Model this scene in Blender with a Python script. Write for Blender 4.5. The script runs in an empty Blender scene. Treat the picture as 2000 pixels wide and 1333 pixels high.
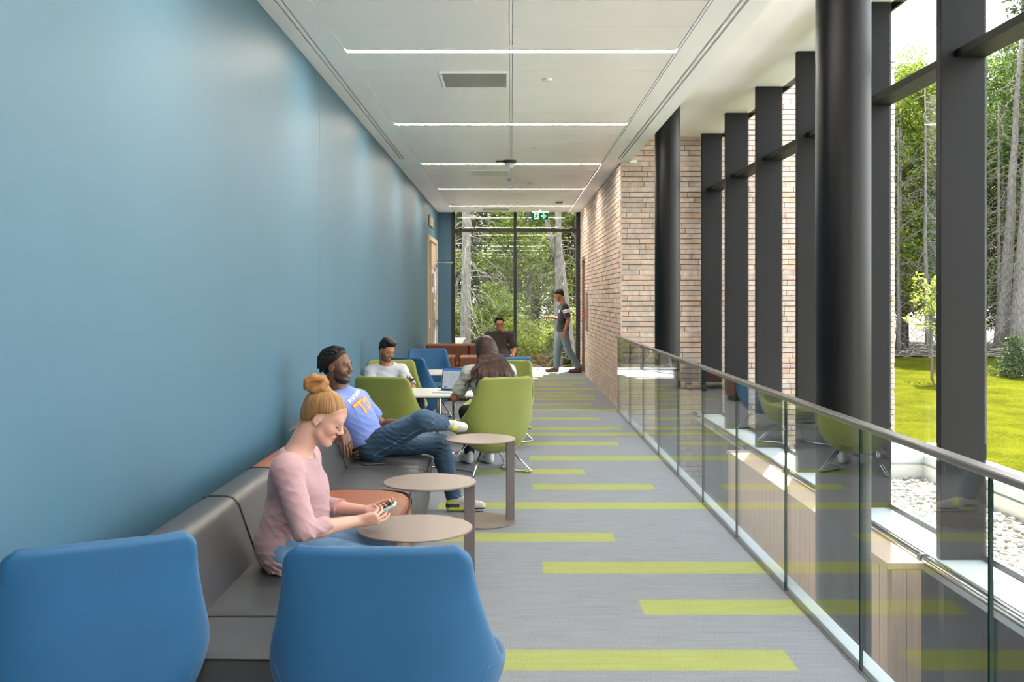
import bpy, bmesh, math, random
import numpy as np
from mathutils import Vector, Matrix
random.seed(7); np.random.seed(7)
SC = bpy.context.scene
COL = SC.collection
PI = math.pi
# ------------------------------------------------------------------ camera, light, exposure
EYE = 1.58; F = 1960.0
cam_d = bpy.data.cameras.new('camera'); cam = bpy.data.objects.new('camera', cam_d); COL.objects.link(cam)
cam_d.sensor_width = 36.0; cam_d.lens = F/2000*36.0
cam_d.shift_x = 0.001; cam_d.shift_y = -84.5/2000
cam_d.clip_start = 0.05; cam_d.clip_end = 400
cam.location = (0, 0, EYE); cam.rotation_euler = (PI/2, 0, 0)
SC.camera = cam
SC.view_settings.view_transform = 'Standard'; SC.view_settings.look = 'None'
SC.view_settings.gamma = 1.0; SC.view_settings.exposure = 1.4
SC.view_settings.use_curve_mapping = False
SC.cycles.use_denoising = True
SC.cycles.max_bounces = 10; SC.cycles.diffuse_bounces = 5; SC.cycles.glossy_bounces = 4
SC.cycles.transmission_bounces = 4; SC.cycles.transparent_max_bounces = 24
SC.cycles.sample_clamp_indirect = 6.0
SC.cycles.caustics_reflective = False; SC.cycles.caustics_refractive = False
LAMP_STRENGTH = 52.0
SUN_STRENGTH = 20.0
SKY_STRENGTH = 2.9

w = bpy.data.worlds.new('sky'); SC.world = w; w.use_nodes = True
nt = w.node_tree; nt.nodes.clear()
wo = nt.nodes.new('ShaderNodeOutputWorld'); bg = nt.nodes.new('ShaderNodeBackground')
tc = nt.nodes.new('ShaderNodeTexCoord'); sep = nt.nodes.new('ShaderNodeSeparateXYZ'); rp = nt.nodes.new('ShaderNodeValToRGB')
nt.links.new(tc.outputs['Generated'], sep.inputs[0]); nt.links.new(sep.outputs['Z'], rp.inputs[0])
rp.color_ramp.elements[0].position = 0.0; rp.color_ramp.elements[0].color = (0.90, 0.90, 0.87, 1)
rp.color_ramp.elements[1].position = 0.7; rp.color_ramp.elements[1].color = (0.66, 0.74, 0.86, 1)
e = rp.color_ramp.elements.new(0.3); e.color = (0.82, 0.85, 0.88, 1)
nt.links.new(rp.outputs[0], bg.inputs[0]); bg.inputs[1].default_value = SKY_STRENGTH
nt.links.new(bg.outputs[0], wo.inputs[0])
sd = bpy.data.lights.new('sun', 'SUN'); sun = bpy.data.objects.new('sun', sd); COL.objects.link(sun)
sd.energy = SUN_STRENGTH; sd.angle = math.radians(0.6); sd.color = (1.0, 0.95, 0.86)
SUN_DIR = Vector((0.30, 0.80, 1.10)).normalized()
sun.location = (8, 30, 40); sun.rotation_euler = SUN_DIR.to_track_quat('Z', 'Y').to_euler()

# ------------------------------------------------------------------ helpers
def lin(h):
    h = h.lstrip('#'); c = [int(h[i:i+2], 16)/255 for i in (0, 2, 4)]
    return tuple((x/12.92 if x <= 0.04045 else ((x+0.055)/1.055)**2.4) for x in c)
def mat(name, col, rough=0.6, metal=0.0, noise=0.0, nscale=8.0, bump=0.0, bscale=60.0, stretch=(1, 1, 1), spec=0.5, sheen=0.0, attr=None, coat=0.0, sub=0.0, bump_attr=None):
    m = bpy.data.materials.new(name); m.use_nodes = True; n = m.node_tree; L = n.links
    b = n.nodes['Principled BSDF']
    c = lin(col) if isinstance(col, str) else col
    b.inputs['Base Color'].default_value = (*c, 1); b.inputs['Roughness'].default_value = rough
    b.inputs['Metallic'].default_value = metal; b.inputs['Specular IOR Level'].default_value = spec
    b.inputs['Sheen Weight'].default_value = sheen; b.inputs['Coat Weight'].default_value = coat
    if sub: b.inputs['Subsurface Weight'].default_value = sub; b.inputs['Subsurface Scale'].default_value = 0.01; b.inputs['Subsurface Radius'].default_value = (1.0, 0.35, 0.2)
    t = n.nodes.new('ShaderNodeTexCoord'); mp = n.nodes.new('ShaderNodeMapping'); mp.inputs['Scale'].default_value = stretch
    L.new(t.outputs['Object'], mp.inputs[0])
    src = None
    if attr:
        a = n.nodes.new('ShaderNodeAttribute'); a.attribute_name = attr; src = a.outputs['Color']
        L.new(src, b.inputs['Base Color'])
    if noise:
        nz = n.nodes.new('ShaderNodeTexNoise'); nz.inputs['Scale'].default_value = nscale; nz.inputs['Detail'].default_value = 5
        L.new(mp.outputs[0], nz.inputs['Vector'])
        hs = n.nodes.new('ShaderNodeMapRange'); hs.inputs[1].default_value = 0.25; hs.inputs[2].default_value = 0.75
        hs.inputs[3].default_value = 1-noise; hs.inputs[4].default_value = 1+noise
        L.new(nz.outputs[0], hs.inputs[0])
        mx = n.nodes.new('ShaderNodeMix'); mx.data_type = 'RGBA'; mx.blend_type = 'MULTIPLY'; mx.inputs[0].default_value = 1
        if src: L.new(src, mx.inputs['A'])
        else: mx.inputs['A'].default_value = (*c, 1)
        L.new(hs.outputs[0], mx.inputs['B']); L.new(mx.outputs['Result'], b.inputs['Base Color'])
    if bump:
        bz = n.nodes.new('ShaderNodeTexNoise'); bz.inputs['Scale'].default_value = bscale; bz.inputs['Detail'].default_value = 3
        if bump_attr:
            ba = n.nodes.new('ShaderNodeAttribute'); ba.attribute_name = bump_attr; L.new(ba.outputs['Vector'], bz.inputs['Vector'])
        else: L.new(mp.outputs[0], bz.inputs['Vector'])
        bp = n.nodes.new('ShaderNodeBump'); bp.inputs['Strength'].default_value = bump; bp.inputs['Distance'].default_value = 0.01
        L.new(bz.outputs[0], bp.inputs['Height']); L.new(bp.outputs[0], b.inputs['Normal'])
    return m
def emis(name, col, s):
    m = bpy.data.materials.new(name); m.use_nodes = True; n = m.node_tree; n.nodes.clear()
    o = n.nodes.new('ShaderNodeOutputMaterial'); e = n.nodes.new('ShaderNodeEmission'); e.inputs[0].default_value = (*col, 1); e.inputs[1].default_value = s
    n.links.new(e.outputs[0], o.inputs[0]); return m
def glass(name, tint=(0.93, 0.97, 0.955), ior=1.5, refl=1.0, rough=0.0):
    m = bpy.data.materials.new(name); m.use_nodes = True; n = m.node_tree; n.nodes.clear(); L = n.links
    o = n.nodes.new('ShaderNodeOutputMaterial'); t = n.nodes.new('ShaderNodeBsdfTransparent'); g = n.nodes.new('ShaderNodeBsdfGlossy')
    mx = n.nodes.new('ShaderNodeMixShader'); fr = n.nodes.new('ShaderNodeFresnel'); mu = n.nodes.new('ShaderNodeMath'); mu.operation = 'MULTIPLY'
    ge = n.nodes.new('ShaderNodeNewGeometry')
    # the pane's far face sees the air-side normal too, so both faces reflect alike
    fl = n.nodes.new('ShaderNodeVectorMath'); fl.operation = 'SCALE'
    sg = n.nodes.new('ShaderNodeMath'); sg.operation = 'MULTIPLY_ADD'; sg.inputs[1].default_value = 0.0; sg.inputs[2].default_value = 1.0
    t.inputs[0].default_value = (*tint, 1); g.inputs['Roughness'].default_value = rough; g.inputs[0].default_value = (1, 1, 1, 1)
    lw = n.nodes.new('ShaderNodeLayerWeight'); lw.inputs[0].default_value = 0.5
    # Schlick from facing: F = .04+.96*(1-cos)^5 ; Facing output with blend .5 is 1-cos
    pw = n.nodes.new('ShaderNodeMath'); pw.operation = 'POWER'; pw.inputs[1].default_value = 5.0
    L.new(lw.outputs['Facing'], pw.inputs[0])
    ma = n.nodes.new('ShaderNodeMath'); ma.operation = 'MULTIPLY_ADD'; ma.inputs[1].default_value = 0.95*refl; ma.inputs[2].default_value = 0.04*refl
    L.new(pw.outputs[0], ma.inputs[0]); L.new(ma.outputs[0], mx.inputs[0])
    L.new(t.outputs[0], mx.inputs[1]); L.new(g.outputs[0], mx.inputs[2]); L.new(mx.outputs[0], o.inputs[0])
    for q in (fr, mu, ge, fl, sg): n.nodes.remove(q)
    return m

class MB:
    """collects shapes and links them as one mesh object"""
    def __init__(s): s.v = []; s.f = []; s.m = []
    def add(s, vs, fs, mi=0):
        o = len(s.v); s.v += [tuple(p) for p in vs]; s.f += [tuple(i+o for i in f) for f in fs]; s.m += [mi]*len(fs); return s
    def box(s, x0, x1, y0, y1, z0, z1, mi=0, M=None):
        vs = [(x, y, z) for z in (z0, z1) for y in (y0, y1) for x in (x0, x1)]
        if M: vs = [M @ Vector(p) for p in vs]
        return s.add(vs, [(0, 2, 3, 1), (4, 5, 7, 6), (0, 1, 5, 4), (1, 3, 7, 5), (3, 2, 6, 7), (2, 0, 4, 6)], mi)
    def tube(s, pts, r, n=10, mi=0, cap=True, closed=False):
        pts = [Vector(p) for p in pts]; N = len(pts); rs = r if isinstance(r, (list, tuple)) else [r]*N
        vs = []; fs = []
        up = Vector((0, 0, 1)); prev = None
        for i, p in enumerate(pts):
            a = pts[(i-1) % N] if closed else pts[max(i-1, 0)]; b = pts[(i+1) % N] if closed else pts[min(i+1, N-1)]
            t = (b-a); t = t.normalized() if t.length > 1e-9 else Vector((0, 0, 1))
            if prev is None:
                u = t.cross(up); u = u if u.length > 1e-3 else t.cross(Vector((1, 0, 0)))
            else: u = prev - t*prev.dot(t)
            if u.length < 1e-6: u = t.orthogonal()
            u.normalize(); prev = u; w_ = t.cross(u)
            for k in range(n):
                a_ = 2*PI*k/n; vs.append(p + (u*math.cos(a_)+w_*math.sin(a_))*rs[i])
        for i in range(N if closed else N-1):
            j = (i+1) % N
            for k in range(n): fs.append((i*n+k, i*n+(k+1) % n, j*n+(k+1) % n, j*n+k))
        if cap and not closed: fs.append(tuple(range(n))[::-1]); fs.append(tuple((N-1)*n+k for k in range(n)))
        return s.add(vs, fs, mi)
    def lathe(s, prof, cx=0, cy=0, n=48, mi=0, M=None):
        vs = []; fs = []
        for r, z in prof:
            for k in range(n):
                a = 2*PI*k/n; vs.append((cx+r*math.cos(a), cy+r*math.sin(a), z))
        if M: vs = [M @ Vector(p) for p in vs]
        for i in range(len(prof)-1):
            for k in range(n): fs.append((i*n+k, i*n+(k+1) % n, (i+1)*n+(k+1) % n, (i+1)*n+k))
        if prof[0][0] > 1e-6: fs.append(tuple(range(n))[::-1])
        if prof[-1][0] > 1e-6: fs.append(tuple((len(prof)-1)*n+k for k in range(n)))
        return s.add(vs, fs, mi)
    def prism(s, poly, a0, a1, axis='y', mi=0):
        n = len(poly)
        def P(p, a): return {'y': (p[0], a, p[1]), 'x': (a, p[0], p[1]), 'z': (p[0], p[1], a)}[axis]
        vs = [P(p, a0) for p in poly]+[P(p, a1) for p in poly]
        fs = [tuple(range(n)), tuple(range(2*n-1, n-1, -1))]+[(i, i+n, (i+1) % n+n, (i+1) % n) for i in range(n)]
        return s.add(vs, fs, mi)
    def grid(s, rows, mi=0, close_u=False):
        n = len(rows[0]); vs = [p for r in rows for p in r]; fs = []
        for i in range(len(rows)-1):
            for k in range(n if close_u else n-1): fs.append((i*n+k, i*n+(k+1) % n, (i+1)*n+(k+1) % n, (i+1)*n+k))
        return s.add(vs, fs, mi)
    def build(s, name, m, parent=None, smooth=False, bevel=0, seg=2, fixn=True, sub=0, solid=0):
        me = bpy.data.meshes.new(name); me.from_pydata(s.v, [], s.f); me.validate()
        ms = m if isinstance(m, (list, tuple)) else [m]
        for q in ms: me.materials.append(q)
        if len(ms) > 1 and len(me.polygons) == len(s.m): me.polygons.foreach_set('material_index', s.m)
        if fixn:
            bm = bmesh.new(); bm.from_mesh(me); bmesh.ops.recalc_face_normals(bm, faces=bm.faces); bm.to_mesh(me); bm.free()
        if smooth: me.shade_smooth()
        o = bpy.data.objects.new(name, me); COL.objects.link(o)
        if parent: o.parent = parent
        if solid: q = o.modifiers.new('thick', 'SOLIDIFY'); q.thickness = solid; q.offset = 0
        if bevel: q = o.modifiers.new('bevel', 'BEVEL'); q.width = bevel; q.segments = seg; q.limit_method = 'ANGLE'; q.angle_limit = 0.7
        if sub: q = o.modifiers.new('sub', 'SUBSURF'); q.levels = sub; q.render_levels = sub
        return o
def smooth_angle(o, deg=40):
    me = o.data; me.shade_smooth()
    bm = bmesh.new(); bm.from_mesh(me); c = math.radians(deg)
    for e_ in bm.edges:
        if len(e_.link_faces) == 2 and e_.calc_face_angle(0) > c: e_.smooth = False
    bm.to_mesh(me); bm.free(); return o
def thing(name, label, cat, loc=(0, 0, 0), rz=0, group=None):
    o = bpy.data.objects.new(name, None); COL.objects.link(o); o.location = loc; o.rotation_euler = (0, 0, rz)
    o.empty_display_size = 0.1; o['label'] = label; o['category'] = cat
    if group: o['group'] = group
    return o
def tag(o, label, cat, group=None, kind=None):
    o['label'] = label; o['category'] = cat
    if group: o['group'] = group
    if kind: o['kind'] = kind
    return o
def struct(o): o['kind'] = 'structure'; return o
def dup(root, loc, rz, label, group=None, cat=None):
    def cp(o, par):
        c = o.copy(); COL.objects.link(c); c.parent = par
        for ch in KIDS.get(o.name, [q for q in bpy.data.objects if q.parent == o]): cp(ch, c)
        return c
    r = cp(root, None); r.location = loc; r.rotation_euler = (0, 0, rz); r['label'] = label
    if group: r['group'] = group
    return r
KIDS = {}

# ------------------------------------------------------------------ materials
M = {}
M['blue_wall'] = mat('blue_wall_paint', '#416579', 0.52, noise=0.03, nscale=1.2, spec=0.5, bump=0.02, bscale=300)
M['white'] = mat('white_ceiling', '#f9f5f7', 0.55)
M['tile'] = mat('white_ceiling_tile', '#fdf7f5', 0.32, noise=0.015, nscale=3)
M['dark_gap'] = mat('slot_black', '#1a1a1a', 0.7)
M['steel_black'] = mat('black_steel', '#100f0f', 0.55, spec=0.25, metal=0.0, noise=0.18, nscale=3, stretch=(1, 1, 0.4), bump=0.03, bscale=40)
M['column'] = mat('black_column_paint', '#040404', 0.38, metal=0.0, spec=0.3, bump=0.10, bscale=220)
M['frame_black'] = mat('frame_black', '#1b1917', 0.5, metal=0.0)
M['chrome'] = mat('chrome', '#d5d7da', 0.12, metal=1.0)
M['rail'] = mat('brushed_rail', '#a09a96', 0.32, metal=0.85)
M['metal_sill'] = mat('grey_metal_sheet', '#c9d2d6', 0.45, metal=0.0, noise=0.05, nscale=3)
M['sill_dark'] = mat('spandrel_dark', '#33363a', 0.4, metal=0.1)
M['taupe'] = mat('taupe_metal', '#77675f', 0.38, metal=0.25, noise=0.03, nscale=5)
M['taupe_edge'] = mat('taupe_post_metal', '#6d6361', 0.4, metal=0.3)
M['blue_fab'] = mat('blue_upholstery', '#135079', 0.62, noise=0.05, nscale=3, bump=0.06, bscale=600, sheen=0.08)
M['green_fab'] = mat('green_upholstery', '#767c30', 0.65, noise=0.05, nscale=3, bump=0.06, bscale=600, sheen=0.2)
M['grey_leather'] = mat('grey_vinyl', '#38383a', 0.42, noise=0.04, nscale=4, bump=0.05, bscale=500)
M['orange_leather'] = mat('orange_vinyl', '#8e4c20', 0.42, noise=0.06, nscale=4, bump=0.05, bscale=500)
M['brown_leather'] = mat('brown_leather', '#6b3a1e', 0.4, noise=0.16, nscale=10, bump=0.1, bscale=120)
M['piping'] = mat('black_piping', '#141414', 0.45)
M['base_dark'] = mat('dark_base_vinyl', '#2a2d33', 0.5)
M['white_lam'] = mat('white_laminate', '#d5d2cc', 0.3)
M['black_edge'] = mat('black_edge', '#1c1c1c', 0.5)
M['beige_wood'] = mat('pale_wood_veneer', '#c9ab8e', 0.45, noise=0.10, nscale=5, stretch=(8, 8, 0.5))
M['door_frame'] = mat('tan_metal_frame', '#bfae98', 0.42)
M['glass'] = glass('clear_glass', (0.965, 0.985, 0.975))
M['glass_wall'] = glass('window_glass', (0.97, 0.98, 0.975), refl=0.7)
M['glass_edge'] = mat('green_glass_edge', '#0d2a25', 0.3, spec=0.1)
M['concrete'] = mat('concrete', '#d5d2cb', 0.8, noise=0.08, nscale=4)
M['lower_floor'] = mat('lower_floor', '#4a4c4f', 0.35, noise=0.05, nscale=2)
M['plastic_white'] = mat('white_plastic', '#e4e4e0', 0.4)
M['plastic_dark'] = mat('dark_plastic', '#2c2c2c', 0.35)
M['lamp'] = emis('lamp_diffuser', (1.0, 0.90, 0.78), LAMP_STRENGTH)
M['red'] = mat('red_plastic', '#c0302a', 0.4)
# ------------------------------------------------------------------ room shell
CZ = 3.46; XL = -1.60; XG = 1.48; YB = 13.9; YE = 22.0; YN = -3.0
# carpet: planks in 0.25 m courses, some of them green
def carpet_mat(name, c1, c2, dark):
    m = bpy.data.materials.new(name); m.use_nodes = True; n = m.node_tree; L = n.links; b = n.nodes['Principled BSDF']
    b.inputs['Roughness'].default_value = 0.9; b.inputs['Specular IOR Level'].default_value = 0.15
    t = n.nodes.new('ShaderNodeTexCoord')
    def nz(sc, sx, sy, det=4):
        mp = n.nodes.new('ShaderNodeMapping'); mp.inputs['Scale'].default_value = (sx, sy, 1); L.new(t.outputs['Object'], mp.inputs[0])
        q = n.nodes.new('ShaderNodeTexNoise'); q.inputs['Scale'].default_value = sc; q.inputs['Detail'].default_value = det; q.inputs['Roughness'].default_value = 0.7
        L.new(mp.outputs[0], q.inputs['Vector']); return q
    a = nz(7, 0.5, 5.0); r = n.nodes.new('ShaderNodeValToRGB'); L.new(a.outputs[0], r.inputs[0])
    r.color_ramp.elements[0].position = 0.30; r.color_ramp.elements[0].color = (*lin(c1), 1)
    r.color_ramp.elements[1].position = 0.62; r.color_ramp.elements[1].color = (*lin(c2), 1)
    d = nz(9, 0.45, 16.0, 6); r2 = n.nodes.new('ShaderNodeValToRGB'); L.new(d.outputs[0], r2.inputs[0])
    r2.color_ramp.elements[0].position = 0.29; r2.color_ramp.elements[0].color = (1, 1, 1, 1)
    r2.color_ramp.elements[1].position = 0.335; r2.color_ramp.elements[1].color = (0, 0, 0, 1)
    f = nz(150, .7, 1.4, 3)
    mx = n.nodes.new('ShaderNodeMix'); mx.data_type = 'RGBA'; L.new(r2.outputs[0], mx.inputs[0]); L.new(r.outputs[0], mx.inputs['A']); mx.inputs['B'].default_value = (*lin(dark), 1)
    m2 = n.nodes.new('ShaderNodeMix'); m2.data_type = 'RGBA'; m2.blend_type = 'OVERLAY'; m2.inputs[0].default_value = 0.6
    L.new(mx.outputs['Result'], m2.inputs['A']); L.new(f.outputs[0], m2.inputs['B']); L.new(m2.outputs['Result'], b.inputs['Base Color'])
    bp = n.nodes.new('ShaderNodeBump'); bp.inputs['Strength'].default_value = 0.35; bp.inputs['Distance'].default_value = 0.004; L.new(f.outputs[0], bp.inputs['Height']); L.new(bp.outputs[0], b.inputs['Normal'])
    return m
M['carpet'] = carpet_mat('grey_carpet', '#74777c', '#7f8287', '#3c3d42')
M['carpet_green'] = carpet_mat('green_carpet', '#888d52', '#92975c', '#5a5e34')
GREEN = [  # centre distance, x from, x to
 (4.40, -.12, 1.22), (5.14, .665, 1.56), (5.88, .186, 1.56), (6.62, -.70, .68), (7.52, -.55, 1.56), (8.33, .18, 1.19), (9.07, -.33, .67),
 (9.83, .18, 1.56), (10.8, .06, 1.16), (11.5, .17, 1.56), (12.22, -.3, 1.34), (13.2, .15, 1.15), (14.0, .2, 1.56), (14.9, .15, 1.2), (15.5, -.2, 1.3),
 (16.1, .4, 1.35), (16.7, .0, 1.1), (17.4, .3, 1.56), (18.1, -.1, 1.1), (18.7, .3, 1.4), (19.3, .1, .9), (19.9, .5, 1.5), (20.6, .0, 1.0), (3.7, .3, 1.3), (2.9, -.5, .5), (2.2, .2, 1.3), (1.4, -1.0, 0.2)]
rows = {}
for d, a, b in GREEN: rows.setdefault(int(round(d/0.25-0.5+1e-6)), []).append((a, b))
mb = MB(); y0r = int(YN/0.25)
for r in range(y0r, int(YE/0.25)+1):
    ya, yb = r*0.25, min((r+1)*0.25, YE+0.05); xs = XL; segs = []
    for a, b in sorted(rows.get(r, [])):
        segs += [(xs, a, 0), (a, b, 1)]; xs = b
    segs.append((xs, 1.56, 0))
    for a, b, k in segs:
        if b-a > 1e-4: mb.add([(a, ya, 0), (b, ya, 0), (b, yb, 0), (a, yb, 0)], [(0, 1, 2, 3)], k)
mb.box(XL, 1.56, YN, YE+.05, -0.35, -0.001, 2)
struct(mb.build('floor', [M['carpet'], M['carpet_green'], M['white']], fixn=False))

# left wall (two painted panels with a fine joint), opening for the door at the far end
DY0, DY1, DZ = 19.2, 21.55, 2.80
mb = MB()
mb.box(XL-.2, XL, YN, 8.398, 0, CZ+.1).box(XL-.2, XL, 8.402, DY0, 0, CZ+.1).box(XL-.2, XL-.004, 8.39, 8.41, 0, CZ+.1)
mb.box(XL-.2, XL, DY0, DY1, DZ, CZ+.1).box(XL-.2, XL, DY1, YE+.3, 0, CZ+.1)
struct(mb.build('wall_left', M['blue_wall']))
struct(MB().box(XL, -1.30, YE, YE+.2, 0, CZ+.1).build('wall_back', M['blue_wall']))
struct(MB().box(XL-.2, 3.2, YN-.2, YN, -3.8, 4.2).build('wall_front', M['white']))
struct(MB().box(XL, -1.58, YN, DY0, 0, 0.10).build('baseboard_left', M['base_dark']))

# door on the left wall
door = bpy.data.objects.new('door_1', None); COL.objects.link(door); door['kind'] = 'structure'
fr = MB()
fr.box(XL-.12, XL+.03, DY0, DY0+.09, 0, DZ).box(XL-.12, XL+.03, DY1-.09, DY1, 0, DZ).box(XL-.12, XL+.03, DY0+.09, DY1-.09, DZ-.09, DZ)
fr.box(XL-.12, XL+.02, DY0+.75, DY0+.83, 0, DZ-.09)
fr.build('door_frame', M['door_frame'], door, bevel=.004)
MB().box(XL-.06, XL-.05, DY0+.09, DY0+.75, .1, DZ-.09).build('side_light', M['glass_wall'], door)
lf = MB(); a0, a1 = DY0+.83, DY1-.09
lf.box(XL-.05, XL-.005, a0, a0+.12, .02, DZ-.1).box(XL-.05, XL-.005, a1-.12, a1, .02, DZ-.1)
for z0, z1 in ((.02, .27), (2.20, DZ-.1)): lf.box(XL-.05, XL-.005, a0+.12, a1-.12, z0, z1)
leaf = lf.build('door_leaf', M['door_frame'], door, bevel=.003)
MB().box(XL-.032, XL-.024, a0+.12, a1-.12, .27, 2.20).build('glass_pane', M['glass_wall'], leaf)
hd = MB(); hd.tube([(XL+.07, a0+.07, .35), (XL+.07, a0+.07, 2.1)], .014)
for z in (.5, 1.95): hd.tube([(XL-.01, a0+.07, z), (XL+.07, a0+.07, z)], .01)
hd.build('handle', M['chrome'], leaf, smooth=True)
for z in (.35, 1.05, 1.75, 2.15): MB().box(XL-.005, XL+.045, a1-.02, a1+.09, z-.06, z+.06).build('hinge', M['chrome'], leaf)
MB().box(XL+.0, XL+.03, DY0+.12, DY0+.3, 1.0, 1.15).build('door_notice', M['plastic_white'], door)
ar = MB(); ar.tube([(XL+.01, a1-.05, 2.32), (XL+.2, a1-.02, 2.33), (XL+.36, a1+.02, 2.33)], [.016, .014, .018]); ar.box(XL-.005, XL+.04, a1-.3, a1-.02, 2.28, 2.36)
ar.build('door_closer', M['chrome'], leaf, smooth=False)
# corridor room behind the door
struct(MB().box(XL-2.2, XL-.2, 18.6, 22.2, -.1, 0).box(XL-2.2, XL-.2, 18.6, 22.2, 2.9, 3.0).box(XL-2.3, XL-2.2, 18.6, 22.2, 0, 3).box(XL-2.2, XL-.2, 18.5, 18.6, 0, 3).box(XL-2.2, XL-.2, 22.2, 22.3, 0, 3).build('wall_side', M['concrete']))
vt = MB().box(XL, XL+.012, DY0+.3, DY0+1.25, 2.98, 3.20).build('wall_vent', M['sill_dark']); tag(vt, 'small dark grille high on the blue wall above the glazed door', 'vent')
g = MB()
for i in range(9): g.box(XL+.012, XL+.018, DY0+.33+i*.1, DY0+.40+i*.1, 3.0, 3.18)
g.build('vent_slat', M['door_frame'], vt)

# ceiling
mb = MB()
TX = 1.27
mb.box(XL-.2, TX, YN, YE+.2, CZ+.03, CZ+.25, 1)         # slab behind the tiles
LY = [7.64+3.225*k for k in range(-3, 5)]
segs = []
for ly in LY:
    s0 = ly+.05
    for i in range(5): segs.append((s0+i*.6245, s0+(i+1)*.6245))
for a, b in segs:
    if b < YN or a > YE: continue
    a2, b2 = max(a+.004, YN), min(b-.004, YE)
    for x0, x1 in ((-TX+.02, -.014), (.014, TX-.02)): mb.box(x0, x1, a2, b2, CZ, CZ+.03, 0)
mb.box(-.009, .009, YN, YE, CZ+.003, CZ+.03, 1)
for sx in (-1, 1):
    mb.box(min(sx*TX, sx*(TX-.014)), max(sx*TX, sx*(TX-.014)), YN, YE, CZ-.004, CZ+.03, 1)
# left soffit with the diffuser slot
mb.box(XL, -1.512, YN, YE, CZ-.006, CZ+.03, 1).box(-1.428, -TX-.006, YN, YE, CZ-.006, CZ+.03, 1).box(-1.512, -1.428, 13.6, YE, CZ-.006, CZ+.03, 1)
# right soffit, bulkhead and raised ceiling by the curtain wall
BX = 1.645; UZ = 3.81
mb.box(TX+.006, 1.428, YN, YE, CZ-.006, CZ+.03, 1).box(1.428, 1.512, 13.6, YE, CZ-.006, CZ+.03, 1).box(1.512, BX, YN, YB+.2, CZ-.006, CZ+.03, 1).box(1.512, 1.75, YB, YE, CZ-.006, CZ+.03, 1)
mb.box(TX, BX, YN, YB+.2, CZ+.03, UZ+.02, 1).box(BX, 2.95, YN, YB+.2, UZ, UZ+.3, 1)
struct(mb.build('ceiling', [M['tile'], M['white']]))
for sx, lb in ((-1, 'pair of long dark air slots in the ceiling border along the blue wall'), (1, 'pair of long dark air slots in the ceiling border on the window side')):
    o = tag(MB().box(sx*1.47-.042, sx*1.47+.042, YN, 13.6, CZ+.025, CZ+.03).build('linear_air_diffuser', M['dark_gap']), lb, 'air diffuser')
    q = MB().box(sx*1.47-.010, sx*1.47+.010, YN, 13.6, CZ-.006, CZ+.024)
    for s2 in (-1, 1): q.box(sx*1.47+s2*.036-.006, sx*1.47+s2*.036+.006, YN, 13.6, CZ-.006, CZ+.024)
    q.build('diffuser_blade', M['white'], o)
names = ['nearest', 'second', 'third', 'fourth', 'fifth', 'sixth']
k = 0
for ly in LY:
    if ly < YN+.2 or ly > YE: continue
    vis = ly > 7
    if vis: lb = '%s of the thin white light strips running across the ceiling' % names[k]; k += 1
    else: lb = 'thin white light strip across the ceiling above the foreground'
    t = thing('ceiling_light_strip', lb, 'ceiling light', (0, ly, CZ), 0, 'light strips across the ceiling')
    MB().box(-TX+.02, TX-.02, -.034, .034, -.002, .004).build('diffuser', M['lamp'], t)
    h = MB(); h.box(-TX+.02, TX-.02, -.046, -.036, -.003, .028).box(-TX+.02, TX-.02, .036, .046, -.003, .028); h.build('housing', M['white'], t)
M['silver'] = mat('ribbed_silver', '#b8b8b4', 0.28, metal=0.8, bump=0.2, bscale=30, stretch=(1, 6, 1))
for (x0, x1, y0, y1, lb) in ((-.60, -.02, 8.34, 8.95, 'shiny silver square panel set in the ceiling nearest the camera'), (-.62, -.03, 14.75, 15.35, 'pale square panel set in the ceiling behind the dark dome'), (-.62, -.03, 20.95, 21.5, 'pale square panel in the ceiling nearest the far window')):
    t = thing('ceiling_panel', lb, 'ceiling panel', ((x0+x1)/2, (y0+y1)/2, CZ))
    a, b = (x1-x0)/2, (y1-y0)/2
    MB().box(-a+.02, a-.02, -b+.02, b-.02, -.008, -.002).build('panel_face', M['silver'], t)
    MB().box(-a, -a+.02, -b, b, -.012, 0).box(a-.02, a, -b, b, -.012, 0).box(-a+.02, a-.02, -b, -b+.02, -.012, 0).box(-a+.02, a-.02, b-.02, b, -.012, 0).build('panel_frame', M['white'], t)
def disc(name, px, y, d_, r, h, m, lb, cat):
    t = thing(name, lb, cat, ((px-998)/F*d_, d_, CZ))
    MB().lathe([(r, 0), (r, -h*.4), (r*.8, -h), (0, -h)], n=32).build('housing', m, t, smooth=False)
    return t
disc('sprinkler_cover', 1069, 0, 8.63, .045, .018, M['plastic_white'], 'small round white cover on the ceiling nearest the camera', 'sprinkler')
disc('sprinkler_cover', 1048, 0, 12.53, .05, .018, M['plastic_white'], 'small round white cover on the ceiling between second and third lights', 'sprinkler')
disc('sprinkler_cover', 1038, 0, 16.4, .05, .02, M['plastic_white'], 'small round white cover on the ceiling right of the grey detector', 'sprinkler')
disc('sprinkler_cover', 1027, 0, 20.9, .05, .02, M['plastic_white'], 'small round white cover on the ceiling close to the exit sign', 'sprinkler')
disc('smoke_detector', 997, 0, 15.85, .055, .05, M['metal_sill'], 'small grey smoke detector on the ceiling centre line', 'detector')
t = disc('security_camera_dome', 995, 0, 13.75, .10, .035, M['plastic_dark'], 'dark dome camera hanging under the ceiling centre line', 'camera')
MB().lathe([(.075, -.035), (.07, -.07), (.04, -.10), (0, -.108)], n=32).build('dome', M['plastic_white'], t, smooth=True)
MB().box(-.19, -.02, -.02, .02, -.02, -.004).build('bracket', M['plastic_dark'], t)
t = thing('speaker_grille', 'small white slotted box on the ceiling near the exit sign', 'speaker', ((1092-998)/F*19.6, 19.6, CZ))
MB().box(-.08, .08, -.15, .15, -.02, 0).build('housing', M['plastic_white'], t, bevel=.004)
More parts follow.
